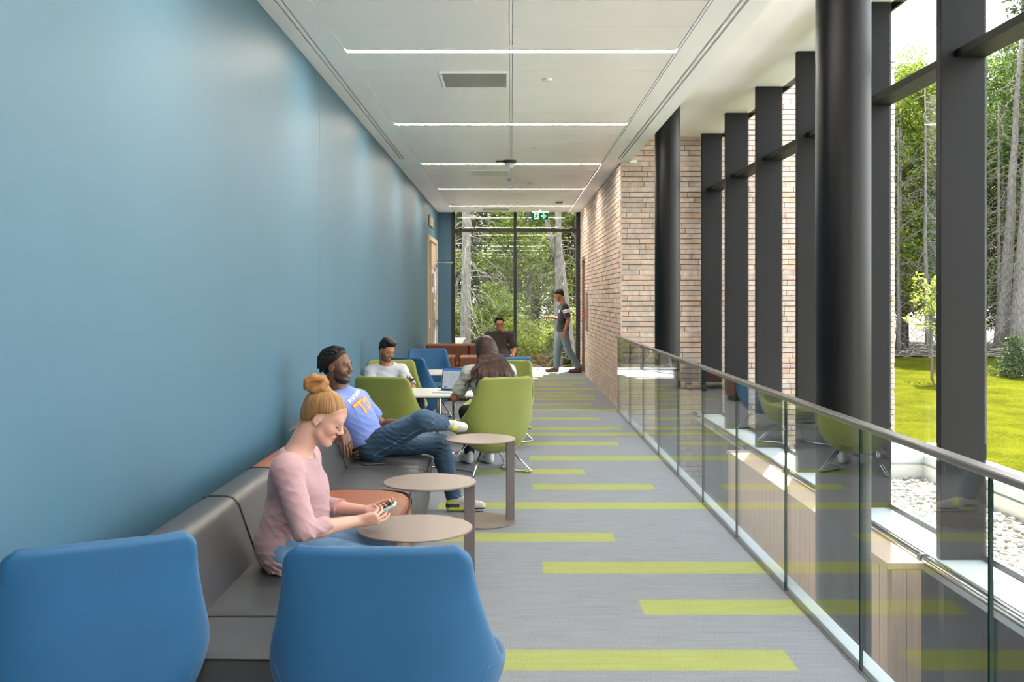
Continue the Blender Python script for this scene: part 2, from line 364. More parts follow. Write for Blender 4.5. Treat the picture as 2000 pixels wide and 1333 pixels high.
MB().box(-.07, .07, -.12, -.03, -.024, -.02).box(-.07, .07, .03, .12, -.024, -.02).build('slot', M['sill_dark'], t)

# brickwork: every brick modelled, raked joints
def brick_mat():
    m = bpy.data.materials.new('tan_brick'); m.use_nodes = True; n = m.node_tree; L = n.links; b = n.nodes['Principled BSDF']; b.inputs['Roughness'].default_value = 0.85
    ge = n.nodes.new('ShaderNodeNewGeometry'); r = n.nodes.new('ShaderNodeValToRGB'); L.new(ge.outputs['Random Per Island'], r.inputs[0])
    els = [('#c4afa0', 0), ('#ceb5a2', .2), ('#bcaca2', .4), ('#d6c1b0', .6), ('#cdad94', .8), ('#d3c7be', 1.0)]
    r.color_ramp.elements[0].color = (*lin(els[0][0]), 1); r.color_ramp.elements[1].color = (*lin(els[-1][0]), 1)
    for c, p in els[1:-1]: e = r.color_ramp.elements.new(p); e.color = (*lin(c), 1)
    t = n.nodes.new('ShaderNodeTexCoord'); nz = n.nodes.new('ShaderNodeTexNoise'); nz.inputs['Scale'].default_value = 14; nz.inputs['Detail'].default_value = 8; L.new(t.outputs['Object'], nz.inputs['Vector'])
    mr = n.nodes.new('ShaderNodeMapRange'); mr.inputs[1].default_value = .3; mr.inputs[2].default_value = .7; mr.inputs[3].default_value = .82; mr.inputs[4].default_value = 1.15; L.new(nz.outputs[0], mr.inputs[0])
    mx = n.nodes.new('ShaderNodeMix'); mx.data_type = 'RGBA'; mx.blend_type = 'MULTIPLY'; mx.inputs[0].default_value = 1; L.new(r.outputs[0], mx.inputs['A']); L.new(mr.outputs[0], mx.inputs['B'])
    L.new(mx.outputs['Result'], b.inputs['Base Color'])
    n2 = n.nodes.new('ShaderNodeTexNoise'); n2.inputs['Scale'].default_value = 60; L.new(t.outputs['Object'], n2.inputs['Vector'])
    bp = n.nodes.new('ShaderNodeBump'); bp.inputs['Strength'].default_value = .4; bp.inputs['Distance'].default_value = .005; L.new(n2.outputs[0], bp.inputs['Height']); L.new(bp.outputs[0], b.inputs['Normal'])
    return m
M['brick'] = brick_mat(); M['mortar'] = mat('brown_mortar', '#7a604f', 0.95, noise=.1, nscale=20)
def bricks(mb, O, U, N, length, z0, z1, L=0.40, H=0.062, P=0.0718, seed=1, hole=None, depth=.014):
    rnd = random.Random(seed); O, U, N = Vector(O), Vector(U), Vector(N)
    nr = int((z1-z0)/P)+1
    for r in range(nr):
        za = z0+r*P; zb = min(za+H, z1)
        if zb-za < .01: continue
        u = -(L*.72 if r % 2 else L*.28)+rnd.uniform(-.03, .03)
        while u < length:
            l = L*rnd.choice((1, 1, 1, 1, .55, .8)); ua, ub = max(u, 0), min(u+l-.007, length); u += l
            if ub-ua < .02: continue
            if hole and ub > hole[0] and ua < hole[1] and za < hole[2]:
                if ua < hole[0] < ub: ub = hole[0]
                elif ua < hole[1] < ub: ua = hole[1]
                else: continue
            d = depth+rnd.uniform(-.002, .002)
            j = rnd.uniform(-.0015, .0015)
            c = [O+U*a+N*n_+Vector((0, 0, z)) for z in (za+j, zb+j) for n_ in (0, d) for a in (ua, ub)]
            mb.add(c, [(0, 2, 3, 1), (4, 5, 7, 6), (0, 1, 5, 4), (1, 3, 7, 5), (3, 2, 6, 7), (2, 0, 4, 6)], 0)
BW = 1.52
mb = MB(); HO = (20.55-YB, 21.6-YB, 2.38)
bricks(mb, (BW+.014, YB+.0, 0), (0, 1, 0), (-1, 0, 0), YE-YB, 0, CZ-.01, L=.30, seed=3, hole=HO, depth=.016)
mb.box(BW+.014, BW+.3, YB+.02, 20.55, -.35, CZ+.02, 1).box(BW+.014, BW+.3, 21.6, YE+.2, -.35, CZ+.02, 1).box(BW+.014, BW+.3, 20.55, 21.6, HO[2], CZ+.02, 1)
mb.box(BW+.30, BW+.36, 20.3, 21.8, -.35, 2.6, 1)
bricks(mb, (BW+.30, 20.4, 0), (0, 1, 0), (-1, 0, 0), 1.4, 0, 2.5, L=.30, seed=4, depth=.016)
struct(mb.build('wall_right', [M['brick'], M['mortar']], fixn=True))
mb = MB()
bricks(mb, (BW-.002, YB+.016, 0), (1, 0, 0), (0, -1, 0), 3.80, -3.7, 4.85, L=.40, seed=5)
mb.box(BW+.005, 5.3, YB+.016, YB+.4, -3.7, 4.85, 1)
bricks(mb, (5.3, YB+.016, 0), (0, 1, 0), (1, 0, 0), 8.0, -1.2, 4.85, L=.40, seed=6)
mb.box(5.0, 5.3, YB+.4, YE, -1.2, 4.85, 1)
struct(mb.build('wall_back_brick', [M['brick'], M['mortar']]))
tag(MB().box(BW-.04, 5.34, YB-.03, YB+.45, 4.85, 5.05).build('metal_coping', M['metal_sill']), 'blue-grey metal cap along the top of the brick wing', 'coping')
struct(MB().box(BW+.3, 5.0, YB+.4, YE+.2, CZ+.4, CZ+.6).box(BW+.3, 5.0, YE-.1, YE+.2, -1.2, CZ+.6).build('wall_outer', M['concrete']))
o = tag(MB().box(BW-.035, BW-.004, 19.75, 20.05, .92, 1.68).build('steel_plate', M['rail'], bevel=.004), 'tall narrow steel plate fixed to the brick corridor wall', 'plate')
o = thing('fire_alarm_pull', 'small red alarm box on the brick wall near the far window', 'alarm', (BW+.0, 20.42, 1.25))
MB().box(-.03, .0, -.05, .05, -.11, .11).build('housing', M['red'], o, bevel=.006); MB().box(-.036, -.03, -.03, .03, -.04, .02).build('lever', M['plastic_white'], o)

# exit sign: running figure and arrow on green
t = thing('exit_sign', 'green exit sign with white running figure and right arrow, hung from the ceiling', 'sign', ((1055-998)/F*21, 21.0, 0))
sz = EYE+(582-422.5)/F*21
M['sign_green'] = emis('sign_green', lin('#0b7a3b'), 0.36); M['sign_white'] = emis('sign_white', (.9, .95, .9), 0.36)
MB().box(-.17, .17, .0, .025, sz-.075, sz+.075).build('panel', M['sign_green'], t)
MB().box(-.175, .175, -.02, .045, sz+.075, sz+.10).box(-.02, .02, 0, .03, sz+.10, CZ).build('mount', M['plastic_white'], t)
MB().box(-.125, -.025, -.003, 0, sz-.068, sz+.068).build('figure_field', M['sign_white'], t)
fg = MB(); y = -.006
def strip(mb, pts, w_, y):
    for (a, b) in zip(pts[:-1], pts[1:]):
        a = Vector((a[0], 0, a[1])); b = Vector((b[0], 0, b[1])); d = (b-a).normalized(); n_ = Vector((-d.z, 0, d.x))*w_
        mb.add([Vector((0, y, 0))+a-n_-d*w_*.5, Vector((0, y, 0))+b-n_+d*w_*.5, Vector((0, y, 0))+b+n_+d*w_*.5, Vector((0, y, 0))+a+n_-d*w_*.5], [(0, 1, 2, 3)])
def S_(x, z): return (-.075+x*.1, sz+z*.13)
strip(fg, [S_(.05, .22), S_(-.03, .0)], .009, y); strip(fg, [S_(.05, .2), S_(.25, .08), S_(.35, .15)], .0045, y); strip(fg, [S_(.03, .2), S_(-.2, .15), S_(-.3, 0)], .0045, y)
strip(fg, [S_(-.02, .0), S_(.15, -.15), S_(.12, -.42)], .006, y); strip(fg, [S_(-.03, .0), S_(-.12, -.22), S_(-.38, -.28)], .006, y)
fg.lathe([(.011, 0), (0, .001)], n=14, M=Matrix.Translation((S_(.12, .36)[0], y, S_(.12, .36)[1])) @ Matrix.Rotation(PI/2, 4, 'X'))
fg.build('running_figure', M['sign_green'], t, fixn=False)
arw = MB(); ax = .075
arw.add([(ax-.055, -.004, sz-.018), (ax-.0, -.004, sz-.018), (ax-.0, -.004, sz+.018), (ax-.055, -.004, sz+.018)], [(0, 1, 2, 3)])
arw.add([(ax-.03, -.004, sz-.055), (ax-.0, -.004, sz-.055), (ax+.055, -.004, sz), (ax+.02, -.004, sz)], [(0, 1, 2, 3)])
arw.add([(ax-.03, -.004, sz+.055), (ax-.0, -.004, sz+.055), (ax+.055, -.004, sz), (ax+.02, -.004, sz)], [(3, 2, 1, 0)])
arw.build('arrow', M['sign_white'], t, fixn=False)

# end window
wn = bpy.data.objects.new('window_2', None); COL.objects.link(wn); wn['kind'] = 'structure'
def fx(px): return (px-998)/F*YE
z_tr = EYE+(582-450)/F*YE
MB().box(-1.30, -1.225, YE-.02, YE+.12, 0, CZ).build('mullion', M['frame_black'], wn, bevel=.004)
MB().box(fx(1003), fx(1009), YE-.02, YE+.12, 0, CZ).build('mullion', M['frame_black'], wn, bevel=.004)
MB().box(fx(1125), 1.56, YE-.02, YE+.12, 0, CZ).build('mullion', M['frame_black'], wn, bevel=.004)
for x0, x1 in ((-1.225, fx(1003)), (fx(1009), fx(1125))):
    MB().box(x0, x1, YE-.02, YE+.12, z_tr-.03, z_tr+.03).build('transom', M['frame_black'], wn)
    MB().box(x0, x1, YE, YE+.10, 0, .035).build('window_sill', M['metal_sill'], wn)
    MB().box(x0, x1, YE+.04, YE+.055, .035, z_tr-.03).build('glass_pane', M['glass_wall'], wn)
    MB().box(x0, x1, YE+.04, YE+.055, z_tr+.03, CZ).build('glass_pane', M['glass_wall'], wn)
# curtain wall on the right
cw = bpy.data.objects.new('window_1', None); COL.objects.link(cw); cw['kind'] = 'structure'
XI, XO = 2.587, 2.85
FY = [6.04+1.512*i for i in range(-6, 6)]
TZ = 3.025
for i, fy in enumerate(FY):
    MB().box(XI, XO+.014, fy, fy+.066, 0.0, UZ).build('mullion', M['steel_black'], cw, bevel=.003)
    MB().box(XI+.02, XO, fy+.003, fy+.063, -3.7, -.12).build('mullion_lower', M['sill_dark'], cw)
    y1 = FY[i+1] if i+1 < len(FY) else YB
    if y1-fy-.066 > .1:
        MB().box(2.675, XO, fy+.066, y1, TZ, TZ+.05).build('transom', M['steel_black'], cw, bevel=.002)
        MB().box(XO, XO+.012, fy+.068, y1-.002, .036, TZ-.001).build('glass_pane', M['glass_wall'], cw)
        MB().box(XO, XO+.012, fy+.068, y1-.002, TZ+.051, UZ-.001).build('glass_pane', M['glass_wall'], cw)
        MB().box(XO-.01, XO+.03, fy+.067, y1-.001, .0, .035).build('glazing_bead', M['frame_black'], cw)
        MB().box(XO-.02, XO+.06, fy+.066, y1, -3.7, -.12).build('spandrel_panel', M['sill_dark'], cw)
MB().box(2.95-.08, 2.97, FY[0], YB, UZ, UZ+.3).build('head_trim', M['frame_black'], cw)
struct(MB().box(XI-.02, XO+.05, YN, YB, -.12, 0.0).build('trim_1', M['metal_sill']))
struct(MB().box(XG+.08, 3.0, YN, YB, -3.8, -3.7).build('floor_lower', M['lower_floor']))
struct(MB().box(1.40, 1.56, YN, YB, -3.7, -.351).build('wall_lower', M['white']))

# columns
for cy_, lb in ((5.50, 'thick black round steel column nearest the camera'), (11.68, 'black round steel column standing in front of the brick wall')):
    t = thing('steel_column', lb, 'column', (1.82, cy_, 0), 0, 'black columns beside the balustrade')
    MB().lathe([(.146, -3.7), (.146, UZ)], n=96).build('shaft', M['column'], t, smooth=True)
    MB().lathe([(.22, -3.7), (.22, -3.68), (.146, -3.68)], n=48).build('base_plate', M['frame_black'], t)
for o in bpy.data.objects:
    if o.name.startswith('shaft'): smooth_angle(o)

# balustrade
bal = thing('glass_balustrade', 'frameless glass balustrade with a slim metal handrail along the floor edge', 'balustrade', (XG, 0, 0))
js = [-2.73, -1.565, -.40, .765, 1.93, 3.096, 4.241, 5.402, 6.578, 7.735, 8.90, 10.07, 11.24, 12.5, 13.88]
for a, b in zip(js[:-1], js[1:]):
    MB().box(-.006, .006, a+.005, b-.005, .0, 1.035).build('glass_panel', [M['glass']], bal)
    MB().box(-.006, .006, b-.0062, b-.0050, .002, 1.035).build('glass_edge', M['glass_edge'], bal)
    MB().box(-.006, .006, a+.0050, a+.0062, .002, 1.035).build('glass_edge', M['glass_edge'], bal)
MB().box(-.026, .026, js[0], js[-1], 1.03, 1.055).build('handrail', M['rail'], bal, bevel=.005)
MB().box(.012, .078, js[0], js[-1], -.03, .022).build('base_channel', M['metal_sill'], bal, bevel=.003)
MB().box(-.012, -.008, js[0], js[-1], -.002, .006).build('floor_trim', M['rail'], bal)

# pipe rail along the glazing and timber cladding box rising from the floor below
t = thing('pipe_rail', 'round stainless pipe rail running low along the curtain wall', 'rail', (2.487, 0, .005))
MB().tube([(0, YN+.1, 0), (0, 12.9, 0)], .028, n=20).build('pipe', M['chrome'], t, smooth=True)
for fy in FY[1:]:
    c = MB(); c.tube([(0, fy-.01, 0), (0, fy+.03, 0)], .034, n=20); c.tube([(0, fy+.01, -.02), (.06, fy+.02, -.04), (.10, fy+.03, -.04)], .008, n=8)
    c.build('clamp', M['frame_black'], t, smooth=False)
t = thing('timber_screen', 'pale vertical-boarded timber screen rising below the balustrade behind the column', 'screen', (2.25, 6.0, 0))
mb = MB(); n_ = 34; w_ = 4.4/n_
for i in range(n_): mb.box(0, .02, i*w_+.004, (i+1)*w_-.004, -3.7, -.04)
for i in range(2): mb.box(.02+i*.09, .105+i*.09, -.02, 0, -3.7, -.04)
mb.box(.02, .20, .0, 4.4, -3.7, -.05)
mb.build('board', M['beige_wood'], t)
MB().box(-.012, .212, -.025, 4.42, -.04, -.0).build('top_ledge', M['beige_wood'], t, bevel=.003)
# ------------------------------------------------------------------ lounge chairs
def catmull(keys, t):
    n = len(keys); ts = [k[0] for k in keys]
    i = max(0, min(n-2, next((j for j in range(n-1) if t <= ts[j+1]), n-2)))
    u = (t-ts[i])/(ts[i+1]-ts[i]); p0 = keys[max(i-1, 0)][1]; p1 = keys[i][1]; p2 = keys[i+1][1]; p3 = keys[min(i+2, n-1)][1]
    return [0.5*((2*b)+(-a+c)*u+(2*a-5*b+4*c-d)*u*u+(-a+3*b-3*c+d)*u**3) for a, b, c, d in zip(p0, p1, p2, p3)]
CH = [(0, (.33, .385, .300, .31, .425)), (.18, (.22, .355, .345, .17, .440)), (.36, (.02, .265, .354, .0, .462)), (.5, (-.16, .21, .345, -.13, .505)),
      (.60, (-.262, .30, .326, -.205, .575)), (.74, (-.300, .52, .297, -.258, .675)), (.88, (-.335, .74, .272, -.305, .79)), (1.0, (-.362, .885, .266, -.345, .880))]
def chair(fab, label, group=None):
    t = thing('lounge_chair', label, 'chair', (0, 0, 0), 0, group)
    NV = 60; NU = 36; T = .021
    us = [math.sin(PI/2*(-1+2*j/NU)) for j in range(NU+1)]; vs_ = [.5-.5*math.cos(PI*i/NV) for i in range(NV+1)]
    def PT(u, v):
        cy, cz, ex, ey, ez = catmull(CH, v); k = 1.0
        if v > .92: q = (v-.92)/.08; k = 1-.24*(1-math.sqrt(max(0, 1-q*q)))
        if v < .08: q = (.08-v)/.08; k = 1-.16*(1-math.sqrt(max(0, 1-q*q)))
        w_ = abs(u)**3.4
        return Vector((ex*k*u, cy+(ey-cy)*w_, cz+(ez-cz)*w_))
    F_, B_ = [], []
    for i, v in enumerate(vs_):
        fr, br = [], []
        for j, u in enumerate(us):
            p = PT(u, v); du = PT(min(u+.004, 1), v)-PT(max(u-.004, -1), v); dv = PT(u, min(v+.004, 1))-PT(u, max(v-.004, 0)); n_ = du.cross(dv).normalized()
            d = min((1-abs(u))*.30, (1-v)*1.15, v*1.15); h = T*math.sqrt(max(0, 1-(1-min(d/.028, 1))**2))
            fr.append(p+n_*h); br.append(p-n_*h)
        F_.append(fr); B_.append(br)
    sh = MB().grid(F_).grid([r[::-1] for r in B_]).build('shell', M[fab], t, smooth=True, fixn=False)
    bm = bmesh.new(); bm.from_mesh(sh.data); bmesh.ops.remove_doubles(bm, verts=bm.verts, dist=.00002); bmesh.ops.recalc_face_normals(bm, faces=bm.faces); bm.to_mesh(sh.data); bm.free(); sh.data.shade_smooth()
    # seam along the lower back and a short centre seam
    def at(u, v, off=.024):
        cy, cz, ex, ey, ez = catmull(CH, v); w_ = abs(u)**3.4; P = Vector((ex*u, cy+(ey-cy)*w_, cz+(ez-cz)*w_))
        return P
    se = MB()
    pts = []
    for j in range(25):
        u = -.93+1.86*j/24; p = at(u, .585+.03*(abs(u)**2)); nrm = Vector((u*.9, -1, -.55)).normalized(); pts.append(p+nrm*.0215)
    se.tube(pts, .0028, n=6)
    pts = [at(0, v)+Vector((0, -1, -.7)).normalized()*.0215 for v in (.52, .54, .56, .58, .595)]; se.tube(pts, .003, n=6)
    se.build('seam', M[fab], sh, smooth=True)
    # seat cushion
    rows_ = []; N = 30
    outl = []
    for k in range(N):
        a = 2*PI*k/N; ca, sa = math.cos(a), math.sin(a); ex_ = 2.0/3.2
        outl.append((.285*math.copysign(abs(ca)**ex_, ca), .05+.25*math.copysign(abs(sa)**ex_, sa)))
    for s_, z in ((.0, .33), (.9, .33), (1.0, .36), (1.0, .405), (.95, .43), (.8, .442), (.0, .445)):
        rows_.append([(x*s_, .05+(yy-.05)*s_, z) for x, yy in outl])
    MB().grid(rows_, close_u=True).build('seat_cushion', M[fab], t, smooth=True)
    for sx in (-1, 1):
        hub1, f1, i1, i2, f2, hub2 = (sx*.13, .14, .27), (sx*.29, .27, .012), (sx*.17, .07, .012), (sx*.17, -.07, .012), (sx*.29, -.27, .012), (sx*.13, -.12, .23)
        MB().tube([hub1, (sx*.285, .266, .03), f1, (sx*.27, .25, .010), i1, i2, (sx*.27, -.25, .010), f2, (sx*.285, -.266, .03), hub2], .0085, n=12).build('leg_frame', M['chrome'], t, smooth=True)
    MB().tube([(-.14, .13, .268), (.14, .13, .268)], .008).tube([(-.14, -.12, .228), (.14, -.12, .228)], .008).tube([(-.13, -.12, .235), (-.13, .13, .268)], .008).tube([(.13, -.12, .235), (.13, .13, .268)], .008).build('under_frame', M['chrome'], t, smooth=True)
    KIDS[t.name] = [o for o in bpy.data.objects if o.parent == t]; KIDS[sh.name] = [o for o in bpy.data.objects if o.parent == sh]
    return t
def heading(dx, dy): return math.atan2(dy, dx)-PI/2      # local +Y looks along (dx,dy)
blue = chair('blue_fab', 'blue upholstered lounge chair at the bottom left corner, seen from behind', 'blue lounge chairs')
blue.location = (-1.345, 3.18, 0); blue.rotation_euler = (0, 0, heading(-.58, 1))
dup(blue, (-.376, 3.16, 0), heading(.0, 1), 'blue upholstered lounge chair in the foreground beside the green-striped carpet, seen from behind')
green = chair('green_fab', 'empty lime green lounge chair seen from behind between the crossed-leg man and the white table', 'green lounge chairs')
GC = {'g1': ((-.20, 9.12), (-.46, .89)), 'g2': ((-1.03, 9.18), (.34, 1)), 'g3': ((-1.27, 10.88), (.20, -1)), 'g4': ((-.13, 10.85), (-.35, -.94))}
green.location = (*GC['g2'][0], 0); green.rotation_euler = (0, 0, heading(*GC['g2'][1]))
dup(green, (*GC['g1'][0], 0), heading(*GC['g1'][1]), 'lime green lounge chair in which the long-haired woman with the laptop sits')
dup(green, (*GC['g3'][0], 0), heading(*GC['g3'][1]), 'lime green lounge chair against the blue wall behind the man in white')
dup(green, (*GC['g4'][0], 0), heading(*GC['g4'][1]), 'lime green lounge chair mostly hidden behind the long dark hair')
dup(blue, (-1.08, 12.0, 0), heading(.45, .9), 'blue lounge chair turned away directly behind the man in white, by the second table')
dup(blue, (-1.10, 13.42, 0), heading(.12, -1), 'blue lounge chair facing the camera against the wall, in front of the brown sofa')
dup(blue, (-.15, 12.1, 0), heading(-.5, .86), 'blue lounge chair right of the long dark hair, below the seated man in brown')

# ------------------------------------------------------------------ little round tables on offset posts
def side_table(label, loc):
    t = thing('side_table', label, 'side table', (*loc, 0), 0, 'round metal side tables')
    MB().lathe([(.0, .578), (.243, .578), (.250, .581), (.250, .586), (.247, .5885), (0, .5885)], n=96).build('table_top', M['taupe'], t)
    MB().lathe([(.0, .0), (.245, .0), (.250, .003), (.250, .009), (.247, .011), (0, .011)], n=96).build('base_plate', M['taupe'], t)
    MB().box(.185, .243, -.014, .014, .010, .579).build('post', M['taupe_edge'], t, bevel=.002)
    KIDS[t.name] = [o for o in bpy.data.objects if o.parent == t]
    return t
st = side_table('small round taupe metal table nearest the camera, under the phone', (-.416, 4.34)); st.rotation_euler = (0, 0, math.radians(-105))
dup(st, (-.438, 5.42, 0), 0, 'small round taupe metal table in the middle of the three, beside the orange seat')
dup(st, (-.217, 7.08, 0), math.radians(8), 'small round taupe metal table farthest away, beside the man\'s planted shoe')

# ------------------------------------------------------------------ white tables
def rrect(hx, hy, r, n=6):
    p = []
    for cx, cy, a0 in ((hx-r, hy-r, 0), (-hx+r, hy-r, 90), (-hx+r, -hy+r, 180), (hx-r, -hy+r, 270)):
        for i in range(n+1): a = math.radians(a0+90*i/n); p.append((cx+r*math.cos(a), cy+r*math.sin(a)))
    return p
def white_table(label, loc, hx, hy):
    t = thing('cafe_table', label, 'table', (*loc, 0), 0, 'white tables between the lounge chairs')
    MB().prism(rrect(hx, hy, .05), .622, .640, 'z').build('table_top', M['white_lam'], t, bevel=.002)
    MB().prism(rrect(hx-.008, hy-.008, .05), .615, .622, 'z').build('under_edge', M['black_edge'], t)
    MB().lathe([(.028, .02), (.028, .615)], n=32).build('column', M['chrome'], t, smooth=False)
    for o in [q for q in bpy.data.objects if q.parent == t and q.name.startswith('column')]: smooth_angle(o)
    MB().lathe([(.0, .0), (.26, .0), (.26, .006), (.03, .022), (0, .022)], n=48).build('base_plate', M['chrome'], t)
    return t
white_table('white table with chrome post holding the open laptop', (-.72, 10.02), .42, .42)
white_table('white table with chrome post between the blue lounge chairs', (-.72, 12.75), .38, .38)

# laptop
lp = thing('laptop', 'open silver laptop showing a spreadsheet, on the nearer white table', 'laptop', (-.585, 9.95, .640), heading(.35, -.94)+PI)
lp.rotation_euler = (0, 0, math.radians(-18))
MB().box(-.165, .165, -.12, .11, 0, .014).build('keyboard_base', M['metal_sill'], lp, bevel=.004)
kb = MB()
for r in range(5):
    for c in range(13): kb.box(-.145+c*.0225, -.127+c*.0225, -.01+r*.021, .008+r*.021, .014, .0155)
kb.build('keys', M['plastic_dark'], lp)
Ms = Matrix.Translation((0, .11, .012)) @ Matrix.Rotation(math.radians(-14), 4, 'X')
MB().box(-.165, .165, 0, .006, 0, .235, M=Ms).build('lid', M['metal_sill'], lp, bevel=.002)
MB().box(-.162, .162, -.0015, 0, .003, .232, M=Ms).build('bezel', M['plastic_dark'], lp)
M['scr_bg'] = emis('screen_grey', lin('#b9c3c9'), .34); M['scr_blue'] = emis('screen_blue', lin('#4f7fc0'), .34); M['scr_line'] = emis('screen_lines', lin('#8f9ba4'), .3)
dp = MB().box(-.152, .152, -.0022, -.0016, .014, .222, M=Ms).build('display', M['scr_bg'], lp)
MB().box(-.152, .152, -.003, -.0024, .192, .222, M=Ms).build('toolbar', M['scr_blue'], dp)
MB().box(-.13, -.10, -.0032, -.0026, .022, .036, M=Ms).build('icon', M['scr_blue'], dp)
ln = MB()
for i in range(16): ln.box(-.15, .15, -.003, -.0026, .03+i*.0098, .0305+i*.0098+.0004, M=Ms)
for i in range(9): ln.box(-.14+i*.033, -.139+i*.033, -.003, -.0026, .03, .185, M=Ms)
rnd = random.Random(2)
for i in range(60): c, r = rnd.randrange(8), rnd.randrange(15); ln.box(-.136+c*.033, -.118+c*.033, -.003, -.0026, .033+r*.0098, .0365+r*.0098, M=Ms)
ln.build('table_lines', M['scr_line'], dp)

# ------------------------------------------------------------------ serpentine bench
BACK = [(-1.40, .02), (-1.385, .66), (-1.362, .69), (-1.335, .70), (-1.262, .70), (-1.230, .692), (-1.205, .66), (-1.185, .60), (-1.10, .36), (-1.10, .02)]
def front(y):
    K = [(3.2, -.60), (3.65, -.60), (4.45, -.60), (5.2, -.575), (5.6, -.56), (5.95, -.585), (6.05, -.60), (6.45, -.57), (6.83, -.56), (7.3, -.575), (7.75, -.62)]
    for (a, b), (c, d) in zip(K[:-1], K[1:]):
        if y <= c: u = (y-a)/(c-a); u = u*u*(3-2*u); return b+(d-b)*u
    return K[-1][1]
def bench(y0, y1, m, label, back=True, corner0=0, corner1=0):
    t = thing('bench_module', label, 'sofa', (0, y0, 0), 0, 'modules of the wall bench')
    N = max(8, int((y1-y0)/.035)); rows_ = []
    xb = -1.16 if back else -1.40
    for i in range(N+1):
        y = y0+(y1-y0)*i/N; f = front(y)
        if corner1 and y > y1-corner1: q = (y-(y1-corner1))/corner1; f -= corner1*(1-math.sqrt(max(0, 1-q*q)))*.9
        if corner0 and y < y0+corner0: q = ((y0+corner0)-y)/corner0; f -= corner0*(1-math.sqrt(max(0, 1-q*q)))*.9
        e = min(y-y0, y1-y); dz = -.012*max(0, 1-e/.025)**2
        yy = min(max(y, y0+.002), y1-.002)-y0
        rows_.append([(xb, yy, .09), (xb, yy, .425+dz), ((xb+f)/2-.1, yy, .428+dz), ((xb+f)/2+.12, yy, .428+dz), (f-.09, yy, .424+dz), (f-.04, yy, .415+dz), (f-.012, yy, .392+dz), (f, yy, .36), (f-.005, yy, .25), (f-.02, yy, .09)])
    mb = MB().grid(rows_); n = len(rows_[0])
    mb.f.append(tuple(range(n))); mb.m.append(0); mb.f.append(tuple(len(mb.v)-n+i for i in range(n))[::-1]); mb.m.append(0)
    s_ = mb.build('seat', m, t, smooth=True); smooth_angle(s_, 50)
    for rr in (rows_[0], rows_[-1]):
        o = [Vector(p) for p in rr[1:-1]]; d = -.004 if rr is rows_[0] else .004
        MB().tube([p+Vector((.002, d*.3, .003)) for p in o], .0042, n=6).build('piping', M['piping'], s_, smooth=True)
    MB().tube([Vector(r_[6])+Vector((.006, 0, .004)) for r_ in rows_], .0042, n=6).build('piping', M['piping'], s_, smooth=True)
    bp = MB()
    bp.prism([(xb+.02, .0), (xb+.02, .09), (-.66, .09), (-.66, .0)], .03, y1-y0-.03, 'y')
    bp.build('plinth', M['base_dark'], t)
    if back:
        N2 = 6; rows_ = []
        for i in range(N2+1):
            yy = .002+(y1-y0-.004)*i/N2
            rows_.append([(x, yy, z) for x, z in BACK])
        mb = MB().grid(rows_); n = len(BACK)
        mb.f.append(tuple(range(n))); mb.m.append(0); mb.f.append(tuple(len(mb.v)-n+i for i in range(n))[::-1]); mb.m.append(0)
        b_ = mb.build('backrest', m, t); smooth_angle(b_, 50)
        for yy in (.001, y1-y0-.001): MB().tube([(x+.001, yy, z+.001) for x, z in BACK[1:-1]], .0045, n=6).build('piping', M['piping'], b_, smooth=True)
    return t
g_ = M['grey_leather']
bench(3.22, 3.652, g_, 'grey backless end piece of the wall bench, just behind the foreground blue chairs', back=False)
bench(3.655, 4.445, g_, 'grey bench module with backrest closest to the camera')
bench(4.45, 5.195, g_, 'grey bench module on which the woman in pink leans')
bench(5.20, 6.045, M['orange_leather'], 'orange bench module behind the woman in pink', corner1=.16)
bench(6.05, 6.825, g_, 'grey bench module between the orange one and the crossed-leg man')
bench(6.83, 7.78, g_, 'grey bench module under the man with crossed legs', corner1=.12)

# phone lying on the bench
ph = thing('dark_phone', 'dark flat phone lying on the grey bench beside the man\'s belt', 'phone', (-.95, 6.93, .4315), .25)
MB().box(-.075, .075, -.037, .037, 0, .009).build('body', M['plastic_dark'], ph, bevel=.003)

# brown leather sofa at the far end
def cushion(mb, x0, x1, y0, y1, z0, z1): mb.box(x0, x1, y0, y1, z0, z1)
so = thing('leather_sofa', 'brown leather sofa with block cushions near the far window', 'sofa', (-1.53, 17.2, 0))
bl = M['brown_leather']
MB().box(0, 1.55, .15, .95, .12, .30).build('frame', bl, so, bevel=.03, seg=3)
for i in range(2):
    MB().box(.02+i*.755, .77+i*.755, .62, .93, .30, .755).build('back_cushion', bl, so, bevel=.035, seg=4)
for i in range(2): MB().box(.02+i*.755, .77+i*.755, .12, .66, .30, .46).build('seat_cushion', bl, so, bevel=.035, seg=4)
for x, yy in ((.08, .25), (1.45, .25), (.08, .85), (1.45, .85)): MB().box(x-.02, x+.02, yy-.02, yy+.02, 0, .12).build('leg', M['frame_black'], so)
def ottoman(x, label):
    o = thing('leather_pouf', label, 'pouf', (x, 15.55, 0), 0, 'brown leather poufs in front of the sofa')
    MB().box(-.20, .20, -.22, .22, .06, .685).build('body', bl, o, bevel=.03, seg=4)
    MB().box(-.16, .16, -.18, .18, 0, .06).build('base', M['frame_black'], o); return o
ottoman(-1.06, 'brown leather block seat standing just right of the blue chair facing the camera')
ottoman(-.60, 'brown leather block seat partly hidden by the long dark hair')

